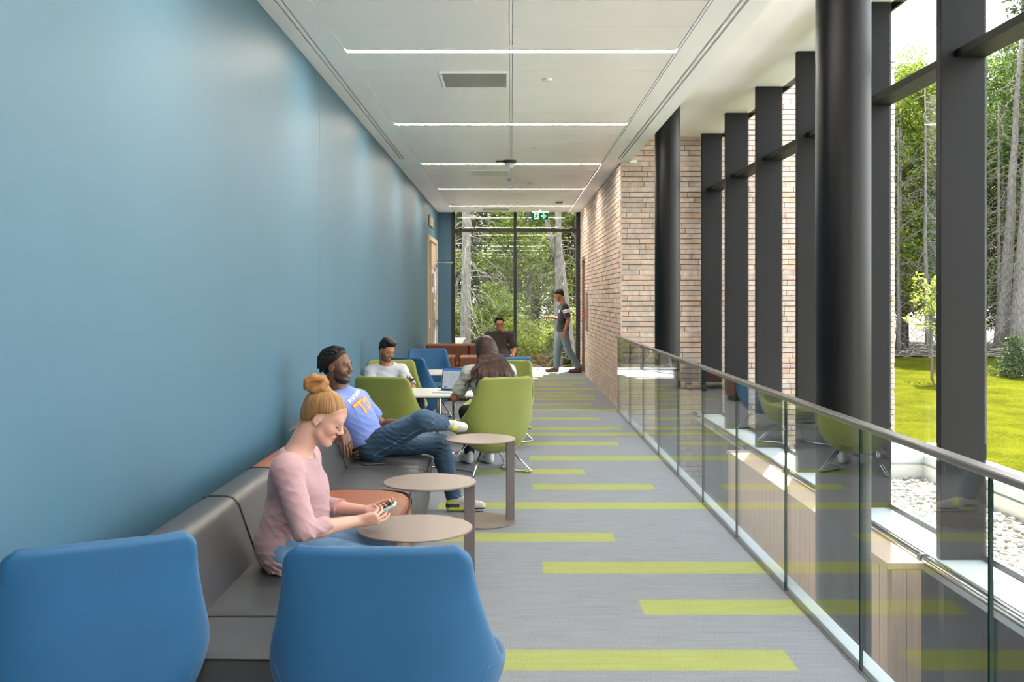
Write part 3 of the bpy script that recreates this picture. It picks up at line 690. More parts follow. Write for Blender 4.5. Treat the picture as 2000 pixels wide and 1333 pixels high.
# ------------------------------------------------------------------ outside: roof gravel, parapet, lawn, woods
M['grass'] = None
def grass_mat():
    m = bpy.data.materials.new('lawn_grass'); m.use_nodes = True; n = m.node_tree; L = n.links; b = n.nodes['Principled BSDF']; b.inputs['Roughness'].default_value = 1; b.inputs['Specular IOR Level'].default_value = 0
    t = n.nodes.new('ShaderNodeTexCoord')
    a = n.nodes.new('ShaderNodeTexNoise'); a.inputs['Scale'].default_value = 1.2; a.inputs['Detail'].default_value = 8; L.new(t.outputs['Object'], a.inputs['Vector'])
    c = n.nodes.new('ShaderNodeTexNoise'); c.inputs['Scale'].default_value = 18; c.inputs['Detail'].default_value = 6; L.new(t.outputs['Object'], c.inputs['Vector'])
    r = n.nodes.new('ShaderNodeValToRGB'); ad = n.nodes.new('ShaderNodeMath'); ad.operation = 'ADD'; hf = n.nodes.new('ShaderNodeMath'); hf.operation = 'MULTIPLY'; hf.inputs[1].default_value = .5
    L.new(a.outputs[0], ad.inputs[0]); L.new(c.outputs[0], ad.inputs[1]); L.new(ad.outputs[0], hf.inputs[0]); L.new(hf.outputs[0], r.inputs[0])
    r.color_ramp.elements[0].position = .38; r.color_ramp.elements[0].color = (*lin('#30330a'), 1); r.color_ramp.elements[1].position = .62; r.color_ramp.elements[1].color = (*lin('#484a10'), 1)
    L.new(r.outputs[0], b.inputs['Base Color'])
    bp = n.nodes.new('ShaderNodeBump'); bp.inputs['Strength'].default_value = .9; bp.inputs['Distance'].default_value = .05; L.new(c.outputs[0], bp.inputs['Height']); L.new(bp.outputs[0], b.inputs['Normal'])
    return m
M['grass'] = grass_mat(); M['mulch'] = mat('wood_chip_mulch', '#6a5d52', .95, noise=.35, nscale=20, bump=.8, bscale=30)
M['soil'] = mat('forest_soil', '#423828', .95, noise=.4, nscale=3, bump=.8, bscale=8)
def gz(x, y):
    u = min(max((y-14)/20, 0), 1); u = u*u*(3-2*u)
    return -1.05+.62*u+.05*math.sin(x*.35)*math.cos(y*.3)
mb = MB(); rows_ = []
ys = [-6+i*1.0 for i in range(20)]+[14+i*.8 for i in range(30)]+[39+i*4 for i in range(14)]
xs = [-30+i*2.5 for i in range(40)]
for y in ys: rows_.append([(x, y, gz(x, y)) for x in xs])
mb.grid(rows_)
ter = mb.build('lawn', M['grass'], smooth=True); tag(ter, 'bright sunlit grass lawn outside the tall windows', 'lawn', kind='structure')
rows_ = []
for y in [33.2, 34.5, 36, 40, 48, 60, 90]: rows_.append([(x, y+(.6*math.sin(x*.5) if y < 35 else 0), gz(x, y)+.03) for x in xs])
ws = MB().grid(rows_).build('forest_floor', M['soil'], smooth=True); tag(ws, 'brown leaf-littered ground under the woods behind the lawn', 'ground', kind='structure')
# low roof with gravel between the glass and the parapet
GZ = -.18; GX0, GX1, GY1 = XO+.06, 4.0, 9.7
struct(MB().box(GX0, GX1+.35, YN, GY1+.6, -1.3, GZ-.03).build('floor_roof', M['concrete']))
t = thing('roof_parapet', 'pale metal-capped roof parapet around the gravel outside the windows', 'parapet', (GX1, GY1, GZ))
MB().box(0, .35, YN-GY1, .6, -1.1, .22).build('wall', M['concrete'], t)
MB().box(GX0-GX1, 0, 0, .6, -1.1, .22).build('wall', M['concrete'], t)
MB().prism([(-.02, .22), (-.02, .17), (-.008, .17), (-.008, .22), (.36, .25), (.36, .17), (.372, .17), (.372, .265), (-.02, .235)], YN-GY1, -.02, 'y').build('metal_cap', M['metal_sill'], t)
MB().prism([(-.02, .17), (-.02, .235), (.62, .265), (.62, .17)], GX0-GX1, .37, 'x').build('metal_cap', M['metal_sill'], t)
MB().box(-.03, 0, YN-GY1, 0, 0, .15).box(GX0-GX1, -.03, -.03, 0, 0, .15).build('upstand', M['white_lam'], t)
# pebbles
M['pebble'] = None
def pebble_mat():
    m = bpy.data.materials.new('pale_pebbles'); m.use_nodes = True; n = m.node_tree; b = n.nodes['Principled BSDF']; b.inputs['Roughness'].default_value = .8
    g = n.nodes.new('ShaderNodeNewGeometry'); r = n.nodes.new('ShaderNodeValToRGB'); n.links.new(g.outputs['Random Per Island'], r.inputs[0]); n.links.new(r.outputs[0], b.inputs['Base Color'])
    r.color_ramp.elements[0].color = (*lin('#7c776f'), 1); r.color_ramp.elements[1].color = (*lin('#cbc5bb'), 1); return m
bm = bmesh.new(); bmesh.ops.create_icosphere(bm, subdivisions=1, radius=1); iv = np.array([v.co[:] for v in bm.verts]); itf = np.array([[v.index for v in f.verts] for f in bm.faces]); bm.free()
N = 9000; rs = np.random.RandomState(3)
cen = np.stack([rs.uniform(GX0+.02, GX1-.05, N), rs.uniform(3.5, GY1-.04, N), GZ+rs.uniform(-.01, .03, N)], 1)
rad = rs.uniform(.012, .026, (N, 1))*np.stack([rs.uniform(.8, 1.5, N), rs.uniform(.8, 1.5, N), rs.uniform(.5, .8, N)], 1)
ang = rs.uniform(0, 2*PI, N); ca, sa = np.cos(ang), np.sin(ang)
V = iv[None]*(1+rs.uniform(-.12, .12, (N, 12, 1)))*rad[:, None, :]
V = np.stack([V[..., 0]*ca[:, None]-V[..., 1]*sa[:, None], V[..., 0]*sa[:, None]+V[..., 1]*ca[:, None], V[..., 2]], -1)+cen[:, None, :]
def np_mesh(name, V, Fc, m, smooth=True, parent=None):
    me = bpy.data.meshes.new(name); V = np.asarray(V, np.float32).reshape(-1, 3); Fc = np.asarray(Fc, np.int32); k = Fc.shape[1]
    me.vertices.add(len(V)); me.vertices.foreach_set('co', V.ravel()); me.loops.add(Fc.size); me.loops.foreach_set('vertex_index', Fc.ravel())
    me.polygons.add(len(Fc)); me.polygons.foreach_set('loop_start', np.arange(0, Fc.size, k, dtype=np.int32))
    try: me.polygons.foreach_set('loop_total', np.full(len(Fc), k, np.int32))
    except Exception: pass
    me.polygons.foreach_set('use_smooth', np.full(len(Fc), smooth, bool))
    if m: me.materials.append(m)
    me.update(calc_edges=True)
    o = bpy.data.objects.new(name, me); COL.objects.link(o)
    if parent: o.parent = parent
    return o
Fp = (itf[None]+(np.arange(N)*12)[:, None, None]).reshape(-1, 3)
tag(np_mesh('gravel', V, Fp, pebble_mat()), 'loose pale pebbles covering the low roof outside the windows', 'gravel', kind='stuff')

# ------------------------------------------------------------------ trees
def leaf_mat(name, c1, c2, c3, trans=.45):
    m = bpy.data.materials.new(name); m.use_nodes = True; n = m.node_tree; L = n.links; n.nodes.clear()
    o = n.nodes.new('ShaderNodeOutputMaterial'); g = n.nodes.new('ShaderNodeNewGeometry'); r = n.nodes.new('ShaderNodeValToRGB'); L.new(g.outputs['Random Per Island'], r.inputs[0])
    r.color_ramp.elements[0].color = (*lin(c1), 1); r.color_ramp.elements[1].color = (*lin(c3), 1); e = r.color_ramp.elements.new(.5); e.color = (*lin(c2), 1)
    d = n.nodes.new('ShaderNodeBsdfDiffuse'); t = n.nodes.new('ShaderNodeBsdfTranslucent'); gl = n.nodes.new('ShaderNodeBsdfGlossy'); gl.inputs['Roughness'].default_value = .45
    a = n.nodes.new('ShaderNodeMixShader'); a.inputs[0].default_value = trans; b = n.nodes.new('ShaderNodeMixShader'); b.inputs[0].default_value = .03
    L.new(r.outputs[0], d.inputs[0]); L.new(r.outputs[0], t.inputs[0]); L.new(d.outputs[0], a.inputs[1]); L.new(t.outputs[0], a.inputs[2]); L.new(a.outputs[0], b.inputs[1]); L.new(gl.outputs[0], b.inputs[2]); L.new(b.outputs[0], o.inputs[0])
    return m
M['leaf'] = leaf_mat('leaves_green', '#465a1a', '#6a7e26', '#a4aa3e')
M['leaf_dark'] = leaf_mat('leaves_dark_green', '#32461f', '#4a6029', '#74863a', .4)
M['leaf_yellow'] = leaf_mat('leaves_yellow_green', '#5f6e22', '#7f8a32', '#a8a850', .5)
M['leaf_rust'] = leaf_mat('leaves_rust', '#5d3d26', '#6f4c2b', '#5c6234', .3)
M['needle'] = leaf_mat('needles', '#26351f', '#334526', '#485630', .25)
M['bark_grey'] = mat('pale_grey_bark', '#625d58', .9, noise=.6, nscale=9, stretch=(3, 3, .8), bump=.6, bscale=40)
M['bark'] = mat('grey_brown_bark', '#57504a', .9, noise=.4, nscale=9, stretch=(3, 3, .8), bump=.6, bscale=40)
M['twig'] = mat('dead_twigs', '#6e675d', .9)
def leaves(n, cens, rads, size, rs, droop=0.0, asp=.55):
    """n small rhombic leaves scattered in ellipsoids"""
    cens = np.array(cens); rads = np.array(rads); vol = np.prod(rads, 1)**(2/3); idx = rs.choice(len(cens), n, p=vol/vol.sum())
    d = rs.normal(size=(n, 3)); d /= np.linalg.norm(d, axis=1)[:, None]; q = rs.uniform(.15, 1, n)**.45
    P = cens[idx]+d*rads[idx]*q[:, None]
    a = rs.normal(size=(n, 3)); a[:, 2] = a[:, 2]*.6-droop; a /= np.linalg.norm(a, axis=1)[:, None]
    b = np.cross(a, rs.normal(size=(n, 3))); b /= np.linalg.norm(b, axis=1)[:, None]; s = size*rs.uniform(.6, 1.3, n)[:, None]
    V = np.stack([P, P+a*s*.5+b*s*asp*.5, P+a*s, P+a*s*.5-b*s*asp*.5], 1)
    return V.reshape(-1, 3), np.arange(n*4).reshape(-1, 4)
def branch_path(p, d, L_, rs, n=5, wob=.25, up=0.0):
    pts = [np.array(p, float)]; d = np.array(d, float)
    for i in range(n):
        d = d+rs.normal(size=3)*wob*.5+np.array([0, 0, up]); d /= np.linalg.norm(d); pts.append(pts[-1]+d*L_/n)
    return pts
def trunk_mb(h, r, rs, lean=(0, 0), n=9):
    pts = []; x = y = 0
    for i in range(n+1):
        u = i/n; pts.append((lean[0]*u*h+math.sin(u*5+rs.uniform(0, 1))*.03*h*.3*u, lean[1]*u*h, u*h-.15*(i == 0)))
    return pts, [max(r*(1.25-u) if u > .05 else r*1.35, .012) for u in [i/n for i in range(n+1)]]
def deciduous(label, h=10, r=.12, nl=9000, size=.15, leafm='leaf', z0=.22, spread=1.9, seed=1, lean=(0, 0), name='tree', bark='bark', group=None, nb=22):
    rs = np.random.RandomState(seed); t = thing(name, label, 'tree', (0, 0, 0), 0, group)
    pts, rd = trunk_mb(h, r, rs, lean); MB().tube(pts, rd, n=10).build('trunk', M[bark], t, smooth=True)
    br = MB(); cens = []; rads = []
    for i in range(nb):
        u = z0+(1-z0)*(i+.5)/nb; k = min(int(u*9), 8); f = u*9-k; p = np.array(pts[k])*(1-f)+np.array(pts[k+1])*f
        a = i*2.4+rs.uniform(-.4, .4); L_ = spread*(1-.55*u)*rs.uniform(.7, 1.2)
        q = branch_path(p, (math.cos(a), math.sin(a), .55), L_, rs, 5, .3, .05); rr = max(r*.35*(1-u*.6), .012)
        br.tube(q, [rr*(1-.8*j/5) for j in range(6)], n=5)
        for j in (2, 3, 4, 5):
            cens.append(q[j]+rs.normal(size=3)*.12); s = rs.uniform(.30, .55)*spread/1.9; rads.append((s, s, s*.7))
            if j < 5:
                q2 = branch_path(q[j], rs.normal(size=3)+np.array([0, 0, .3]), L_*.35, rs, 3, .3); br.tube(q2, [rr*.35, rr*.2, rr*.12, .003], n=4)
    br.build('branches', M[bark], t, smooth=True)
    V, Fc = leaves(nl, cens, rads, size, rs); np_mesh('foliage', V, Fc, M[leafm], False, t)
    KIDS[t.name] = [o for o in bpy.data.objects if o.parent == t]; return t
def dead_spruce(label, h=11, r=.16, seed=1, nb=120, L0=2.0, lean=(0, 0), twig_r=.011, group=None, leaf=0):
    rs = np.random.RandomState(seed); t = thing('dead_spruce', label, 'tree', (0, 0, 0), 0, group)
    pts, rd = trunk_mb(h, r, rs, lean); MB().tube(pts, rd, n=14).build('trunk', M['bark_grey'], t, smooth=True)
    br = MB()
    for i in range(nb):
        u = .04+.94*(i+rs.uniform())/nb; k = min(int(u*9), 8); f = u*9-k; p = np.array(pts[k])*(1-f)+np.array(pts[k+1])*f
        a = rs.uniform(0, 2*PI); L_ = L0*(1.1-.6*u)*rs.uniform(.5, 1.1); d = np.array([math.cos(a), math.sin(a), rs.uniform(-.15, .35)]); q = [p]
        for j in range(7):
            d = d+np.array([0, 0, -.16])+rs.normal(size=3)*.10; d /= np.linalg.norm(d); q.append(q[-1]+d*L_/7)
        br.tube(q, [twig_r*(1-.75*j/7) for j in range(8)], n=4)
        for j in (2, 3, 4, 5, 6):
            q2 = branch_path(q[j], d*.6+rs.normal(size=3)*.6, L_*.4, rs, 3, .35, -.15); br.tube(q2, [twig_r*.45, twig_r*.35, twig_r*.25, .0015], n=3)
    br.build('branches', M['twig'], t, smooth=True)
    KIDS[t.name] = [o for o in bpy.data.objects if o.parent == t]; return t
def conifer(label, h=10, r=.14, seed=1, nl=9000, group=None, width=1.6, z0=.08, leafm='needle', size=.2, name='conifer', cat='tree'):
    rs = np.random.RandomState(seed); t = thing(name, label, cat, (0, 0, 0), 0, group)
    pts, rd = trunk_mb(h, r, rs); MB().tube(pts, rd, n=8).build('trunk', M['bark'], t, smooth=True)
    cens = []; rads = []; lay = max(8, int(h*2.6))
    for i in range(lay):
        u = z0+(1-z0)*i/lay; w_ = width*(1-u)**.8+.08
        for k in range(9):
            a = k*2*PI/9+i*.7+rs.uniform(-.2, .2)
            for f in (.35, .62, .88): cens.append((math.cos(a)*w_*f, math.sin(a)*w_*f, u*h-.18*f*w_)); rads.append((w_*.2+.04, w_*.2+.04, .05+.03*w_))
    V, Fc = leaves(nl, cens, rads, size, rs, .1, .3); np_mesh('foliage', V, Fc, M[leafm], False, t)
    KIDS[t.name] = [o for o in bpy.data.objects if o.parent == t]; return t
def shrub(label, r=1.0, h=1.2, nl=3500, size=.11, leafm='leaf', seed=1, group=None, name='shrub'):
    rs = np.random.RandomState(seed); t = thing(name, label, 'shrub', (0, 0, 0), 0, group); cens = []; rads = []
    st = MB()
    for i in range(14):
        a = rs.uniform(0, 2*PI); q = branch_path((0, 0, -.1), (math.cos(a)*.6, math.sin(a)*.6, 1), h*rs.uniform(.6, 1.0), rs, 4, .3); st.tube(q, [.014, .011, .008, .006, .003], n=4)
        for j in (2, 3, 4): cens.append(q[j]*np.array([r/h*1.2, r/h*1.2, 1])); s = rs.uniform(.25, .4)*r; rads.append((s, s, s*.7))
    st.build('stems', M['bark'], t, smooth=True)
    V, Fc = leaves(nl, cens, rads, size, rs); V[:, 2] = np.maximum(V[:, 2], .0); np_mesh('foliage', V, Fc, M[leafm], False, t)
    KIDS[t.name] = [o for o in bpy.data.objects if o.parent == t]; return t
def place(t, x, y, rz=0): t.location = (x, y, gz(x, y)-.02); t.rotation_euler = (0, 0, rz); return t
def at_px(px, d): return (px-998)/F*d
# seen through the end window
place(dead_spruce('tall pale dead spruce trunk with bare drooping branches, left pane of the far window', 12, .125, 5, 150, 2.0, (.004, 0)), at_px(908, 27.2), 27.2)
tr = deciduous('smooth grey forked tree just outside the right pane of the far window', 11, .105, 14000, .09, 'leaf', .42, 2.6, 12, (-.006, 0), bark='bark_grey', nb=18); place(tr, at_px(1090, 28.6), 28.6)
fk = MB(); p0 = np.array([-.03, 0, 3.3]); q = [p0, p0+[-.22, 0, .7], p0+[-.38, 0, 1.5], p0+[-.62, 0, 2.6], p0+[-.8, .1, 4.0]]; fk.tube(q, [.075, .07, .06, .05, .03], n=8)
q = [p0+[0, 0, 1.5], p0+[.2, 0, 2.3], p0+[.34, 0, 3.6]]; fk.tube(q, [.05, .045, .03], n=8); fk.build('fork_branch', M['bark_grey'], tr, smooth=True)
KIDS[tr.name] = [o for o in bpy.data.objects if o.parent == tr]
place(dead_spruce('thin leaning bare tree behind the walking man', 8, .06, 8, 60, 1.5, (-.12, 0)), at_px(1124, 28), 28)
a = shrub('rusty brown bush on the grass outside the right pane of the far window', .40, .85, 2600, .06, 'leaf_rust', 21); place(a, at_px(1050, 27.0), 27.0)
A = deciduous('leafy green tree filling the woods behind the far window', 9, .07, 30000, .10, 'leaf', .10, 2.3, 31, group='leafy trees in the woods', nb=30)
B = deciduous('darker leafy tree in the woods', 10, .08, 26000, .115, 'leaf_dark', .08, 2.5, 32, group='leafy trees in the woods', nb=30)
Cn = conifer('dark conifer in the woods', 12, .14, 33, 12000, 'conifers in the woods', 1.9)
Dd = dead_spruce('bare grey tree with dead branches in the woods', 9, .075, 34, 90, 1.6, (.02, 0), group='bare trees in the woods')
S1 = shrub('yellow-green undergrowth shrub at the edge of the woods', 1.3, 1.9, 11000, .075, 'leaf_yellow', 41, group='undergrowth shrubs')
S2 = shrub('green undergrowth shrub at the edge of the woods', 1.4, 2.2, 11000, .08, 'leaf', 42, group='undergrowth shrubs')
rnd = random.Random(11)
protos = {'A': A, 'B': B, 'C': Cn, 'D': Dd, 'S': S1, 'T': S2}; used = set()
LB = {'A': 'leafy green tree', 'B': 'darker leafy tree', 'C': 'dark conifer', 'D': 'bare grey tree with dead branches', 'S': 'yellow-green undergrowth shrub', 'T': 'green undergrowth shrub'}
def put(k, x, y, label, s=1.0):
    if k in used: o = dup(protos[k], (0, 0, 0), 0, label)
    else: o = protos[k]; used.add(k); o['label'] = label
    place(o, x, y, rnd.uniform(0, 6.28)); o.scale = (s, s, s*rnd.uniform(.92, 1.1)); return o
def zone(x, y):
    return 'behind the far end window' if x < 6 else 'beyond the lawn on the right'
def wood(k, x, y, s=1.0):
    o = put(k, x, y, '%s among the woods %s' % (LB[k], zone(x, y)), s)
    if x >= 6: o['group'] = o['group']+' beyond the lawn'
    return o
for k, x, y, s in (('A', -3.2, 32, 1), ('A', .6, 33.5, 1.05), ('A', 3.8, 32, 1), ('B', -1.2, 36, 1), ('B', 2.4, 37, 1.1), ('B', 6, 36, 1), ('B', -5.5, 36, 1.1), ('C', -2.8, 40, 1.1), ('C', 1.0, 41, 1.1), ('C', 4.5, 41, 1.1),
                   ('A', -7.5, 33, 1), ('C', -7, 41, 1), ('C', 8.5, 42, 1.1), ('D', -2.6, 29.6, .95), ('B', -3.5, 45, 1.15), ('B', 0, 45.5, 1.2), ('B', 3.4, 45, 1.2), ('B', -7.5, 46, 1.2), ('B', 7.2, 46, 1.2), ('A', -1.0, 39, 1.2), ('A', 2.6, 40, 1.2), ('A', -4.6, 39, 1.2),
                   ('S', .2, 29.8, .9), ('S', 2.7, 29.2, .75), ('T', -1.9, 30.5, .95), ('S', 1.6, 31.5, 1.1), ('T', -.6, 31.6, 1.1), ('T', 4.3, 30, 1), ('S', -3.9, 30.5, 1), ('T', 3.0, 33.5, 1.2), ('S', -.9, 33.5, 1.2), ('T', -6, 31, 1), ('S', 6, 31, 1.1)):
    wood(k, x, y, s)
# seen through the right-hand windows
for x in (8.6, 10.2, 11.6, 13.0, 14.4, 15.6, 16.9, 18.2, 19.8, 21.5, 23.5):
    wood(rnd.choice('AB') if x > 9 else 'A', x+rnd.uniform(-.3, .3), 37.6+rnd.uniform(-.8, 1.0), rnd.uniform(.95, 1.12)); wood(rnd.choice('BBC'), x+.7, 41.5+rnd.uniform(-.8, .8), rnd.uniform(.95, 1.05))
for x in (9, 12, 15, 18, 21, 24, 27): wood('B', x, 46, 1.1)
wood('C', 19.6, 38.5, 1.28)
for x, y, s in ((13.6, 35.2, .85), (14.3, 34.4, 1.0), (15.1, 35.0, 1.02), (14.0, 36.3, 1.05), (12.6, 35.5, .9), (17.0, 35.0, .9), (19.5, 35.5, 1), (9.5, 35.5, .9)): wood('D', x, y, s)
for x, y, s in ((8, 36, .9), (11.3, 36, .9), (16.3, 36.8, 1.0), (20.4, 36.3, 1)): wood('T', x, y, s)
big = dead_spruce('thick pale leaning trunk beyond the lawn at the right edge', 11, .19, 51, 100, 1.7, (.075, 0), group=None); place(big, at_px(1952, 34.2), 34.2)
dup(big, (0, 0, 0), 0, 'second thick pale leaning trunk beyond the lawn, behind the small spruce bush'); o = bpy.data.objects[-1]
tw = [q for q in bpy.data.objects if q.get('label', '').startswith('second thick pale')][0]; place(tw, at_px(1981, 33.6), 33.6); tw.rotation_euler = (0, 0, .25); tw.scale = (1.1, 1.1, 1)
def blob(r, M):
    mb = MB(); rr = random.Random(int(r*100)); n = 40; ph = [rr.uniform(0, 6) for _ in range(3)]
    f = lambda a: r*(1+.12*math.sin(2*a+ph[0])+.08*math.sin(3*a+ph[1])+.05*math.sin(7*a+ph[2]))
    rows_ = [[M @ Vector((f(2*PI*k/n)*s_, f(2*PI*k/n)*s_*.8, z)) for k in range(n)] for s_, z in ((1, -.02), (.9, .02), (.5, .035), (.0, .04))]
    return mb.grid(rows_, close_u=True)
cs = conifer('small bushy dark spruce on the lawn in a ring of wood chips', 1.25, .03, 61, 5000, None, .62, .02, 'needle', .085, 'spruce_bush', 'shrub'); place(cs, at_px(1982, 27.5), 27.5)
tag(blob(1.0, M=Matrix.Translation((at_px(1985, 27.2), 27.2, gz(13, 27)-.0))).build('mulch_bed', M['mulch'], smooth=True), 'round bed of wood chips under the small dark spruce', 'mulch')
tag(blob(.75, M=Matrix.Translation((at_px(1822, 27), 27, gz(11, 27)-.0))).build('mulch_bed', M['mulch'], smooth=True), 'round bed of wood chips on the lawn beneath the young sapling', 'mulch')
tag(blob(.6, M=Matrix.Translation((at_px(1826, 22), 22, gz(9, 22)-.0))).build('mulch_bed', M['mulch'], smooth=True), 'round bed of wood chips on the lawn nearer the building', 'mulch')
sp = deciduous('young yellow-green sapling on the lawn between the two black fins', 2.6, .03, 700, .11, 'leaf_yellow', .35, .8, 71, name='sapling', nb=10); place(sp, at_px(1820, 27), 27)
# brush pile at the edge of the woods
bp_ = MB(); rs = np.random.RandomState(9)
for i in range(140):
    x = at_px(1940, 33)+rs.uniform(-3.4, 1.6); y = 33+rs.uniform(-.5, .7); z = gz(x, y)+abs(rs.normal())*.18; a = rs.uniform(0, PI); l = rs.uniform(.5, 1.3)
    bp_.tube([(x, y, z), (x+math.cos(a)*l*.5, y+math.sin(a)*l*.3, z+rs.uniform(-.05, .15)), (x+math.cos(a)*l, y+math.sin(a)*l*.6, z+rs.uniform(-.1, .1))], [.018, .014, .006], n=4)
tag(bp_.build('brush_pile', M['twig'], smooth=True), 'low pile of dead branches along the edge of the woods', 'brush pile', kind='stuff')
# pale ledge outside the end window
t = thing('outdoor_ledge', 'white flat ledge outside the lower left of the far window', 'ledge', (at_px(900, 23.6), 23.6, 0))
MB().prism([(-.8, .48), (.02, .48), (.10, .62), (-.8, .62)], -.2, .3, 'y').build('top', M['white_lam'], t); MB().box(-.8, .0, -.1, .2, -.6, .48).build('wall', M['concrete'], t)
# ------------------------------------------------------------------ people: signed-distance bodies meshed with surface nets
def A(*v): return np.array(v, dtype=np.float64)
def nrm(v): v = np.asarray(v, float); return v/np.linalg.norm(v)
def frame_zy(z, y):
    z = nrm(z); y = np.asarray(y, float); y = nrm(y-z*np.dot(y, z)); x = np.cross(y, z); return np.stack([x, y, z], 1)
def rot(yaw=0, pitch=0, roll=0):
    """columns = local axes; x forward, y left, z up; pitch>0 looks down, yaw>0 turns left"""
    return np.array((Matrix.Rotation(yaw, 3, 'Z') @ Matrix.Rotation(pitch, 3, 'Y') @ Matrix.Rotation(roll, 3, 'X')))
class SDF:
    def __init__(s): s.p = []
    def ell(s, c, r, R=None, k=.02, op='u'): s.p.append(('e', A(*c), A(*r), R if R is not None else np.eye(3), k, op)); return s
    def rc(s, a, b, ra, rb=None, k=.02, op='u'): s.p.append(('c', A(*a), A(*b), ra, ra if rb is None else rb, k, op)); return s
    def chain(s, pts, rs, k=.01):
        for i in range(len(pts)-1): s.rc(pts[i], pts[i+1], rs[i], rs[i+1], k)
        return s
    def fn(s, f, lo, hi, k=.01, op='u'): s.p.append(('f', f, A(*lo), A(*hi), k, op)); return s
    def field(s, lo, n, h, disp=None):
        X = [(lo[i]+h*np.arange(n[i])).astype(np.float32) for i in range(3)]
        Fd = np.full(n, .5, np.float32)
        for p in s.p:
            k, op = p[-2], p[-1]; m = .035+k
            if p[0] == 'e': rr = max(p[2]); bl, bh = p[1]-rr-m, p[1]+rr+m
            elif p[0] == 'c': rr = max(p[3], p[4]); bl, bh = np.minimum(p[1], p[2])-rr-m, np.maximum(p[1], p[2])+rr+m
            else: bl, bh = p[2]-m, p[3]+m
            i0 = [max(0, int((bl[i]-lo[i])/h)) for i in range(3)]; i1 = [min(n[i], int((bh[i]-lo[i])/h)+2) for i in range(3)]
            if any(i1[i] <= i0[i] for i in range(3)): continue
            x = X[0][i0[0]:i1[0]][:, None, None]; y = X[1][i0[1]:i1[1]][None, :, None]; z = X[2][i0[2]:i1[2]][None, None, :]
            if p[0] == 'e':
                c, r, R = p[1].astype(np.float32), p[2].astype(np.float32), p[3].astype(np.float32)
                dx, dy, dz = x-c[0], y-c[1], z-c[2]
                q = [R[0, j]*dx+R[1, j]*dy+R[2, j]*dz for j in range(3)]
                k0 = np.sqrt((q[0]/r[0])**2+(q[1]/r[1])**2+(q[2]/r[2])**2)+1e-6
                k1 = np.sqrt((q[0]/r[0]**2)**2+(q[1]/r[1]**2)**2+(q[2]/r[2]**2)**2)+1e-6
                d = k0*(k0-1)/k1
            elif p[0] == 'c':
                a, b = p[1].astype(np.float32), p[2].astype(np.float32); ba = b-a; l2 = float(ba@ba)+1e-9
                dx, dy, dz = x-a[0], y-a[1], z-a[2]
                t = np.clip((dx*ba[0]+dy*ba[1]+dz*ba[2])/l2, 0, 1)
                d = np.sqrt((dx-ba[0]*t)**2+(dy-ba[1]*t)**2+(dz-ba[2]*t)**2)-(p[3]+(p[4]-p[3])*t)
            else: d = p[1](x, y, z)
            sl = tuple(slice(i0[i], i1[i]) for i in range(3)); f = Fd[sl]
            if op == 'u':
                hh = np.maximum(k-np.abs(f-d), 0)/k; Fd[sl] = np.minimum(f, d)-hh*hh*k*.25
            elif op == 's':
                hh = np.maximum(k-np.abs(f+d), 0)/k; Fd[sl] = np.maximum(f, -d)+hh*hh*k*.25
            elif op == 'i':
                hh = np.maximum(k-np.abs(f-d), 0)/k; Fd[sl] = np.maximum(f, d)+hh*hh*k*.25
            elif op == 'd': Fd[sl] = f+d
        if disp is not None: Fd += disp(X[0][:, None, None], X[1][None, :, None], X[2][None, None, :]).astype(np.float32)
        return Fd
    def bounds(s):
        lo = A(9, 9, 9); hi = -lo
        for p in s.p:
            if p[-1] != 'u': continue
            if p[0] == 'e': rr = max(p[2]); a, b = p[1]-rr, p[1]+rr
            elif p[0] == 'c': rr = max(p[3], p[4]); a, b = np.minimum(p[1], p[2])-rr, np.maximum(p[1], p[2])+rr
            else: a, b = p[2], p[3]
            lo = np.minimum(lo, a); hi = np.maximum(hi, b)
        return lo-.02, hi+.02
    def mesh(s, h, disp=None):
        lo, hi = s.bounds(); n = tuple(int((hi[i]-lo[i])/h)+2 for i in range(3))
        Fd = s.field(lo, n, h, disp); ins = Fd < 0
        c = np.zeros(tuple(k-1 for k in n), np.int8); sl0, sl1 = slice(0, -1), slice(1, None)
        for i in (0, 1):
            for j in (0, 1):
                for k in (0, 1): c += ins[(sl1 if i else sl0), (sl1 if j else sl0), (sl1 if k else sl0)]
        act = np.argwhere((c > 0) & (c < 8)); M_ = len(act)
        idx = np.full(c.shape, -1, np.int32); idx[tuple(act.T)] = np.arange(M_)
        cv = {}
        for i in (0, 1):
            for j in (0, 1):
                for k in (0, 1): cv[(i, j, k)] = Fd[act[:, 0]+i, act[:, 1]+j, act[:, 2]+k]
        P = np.zeros((M_, 3)); W = np.zeros(M_)
        for a in cv:
            for ax in range(3):
                if a[ax] == 1: continue
                b = tuple(a[q]+(1 if q == ax else 0) for q in range(3)); fa, fb = cv[a], cv[b]; m = (fa < 0) != (fb < 0)
                t = np.where(m, fa/(fa-fb+1e-12), 0); pt = np.tile(np.array(a, float), (M_, 1)); pt[:, ax] += t
                P[m] += pt[m]; W[m] += 1
        V = (act+P/np.maximum(W, 1)[:, None])*h+lo
        quads = []
        for ax in range(3):
            s0 = [slice(1, -1)]*3; s0[ax] = slice(0, -1); s1 = list(s0); s1[ax] = slice(1, None)
            # edges interior to the grid
            fa = ins[tuple(s0)]; fb = ins[tuple(s1)]
            e = np.argwhere(fa != fb); off = np.array([1, 1, 1]); off[ax] = 0; e = e+off
            o1, o2 = [q for q in range(3) if q != ax]
            d1 = np.zeros(3, int); d1[o1] = 1; d2 = np.zeros(3, int); d2[o2] = 1
            g = lambda c_: idx[c_[:, 0], c_[:, 1], c_[:, 2]]
            q = np.stack([g(e-d1-d2), g(e-d2), g(e), g(e-d1)], 1)
            flip = ins[e[:, 0], e[:, 1], e[:, 2]]
            if ax == 1: flip = ~flip
            q[~flip] = q[~flip][:, ::-1]
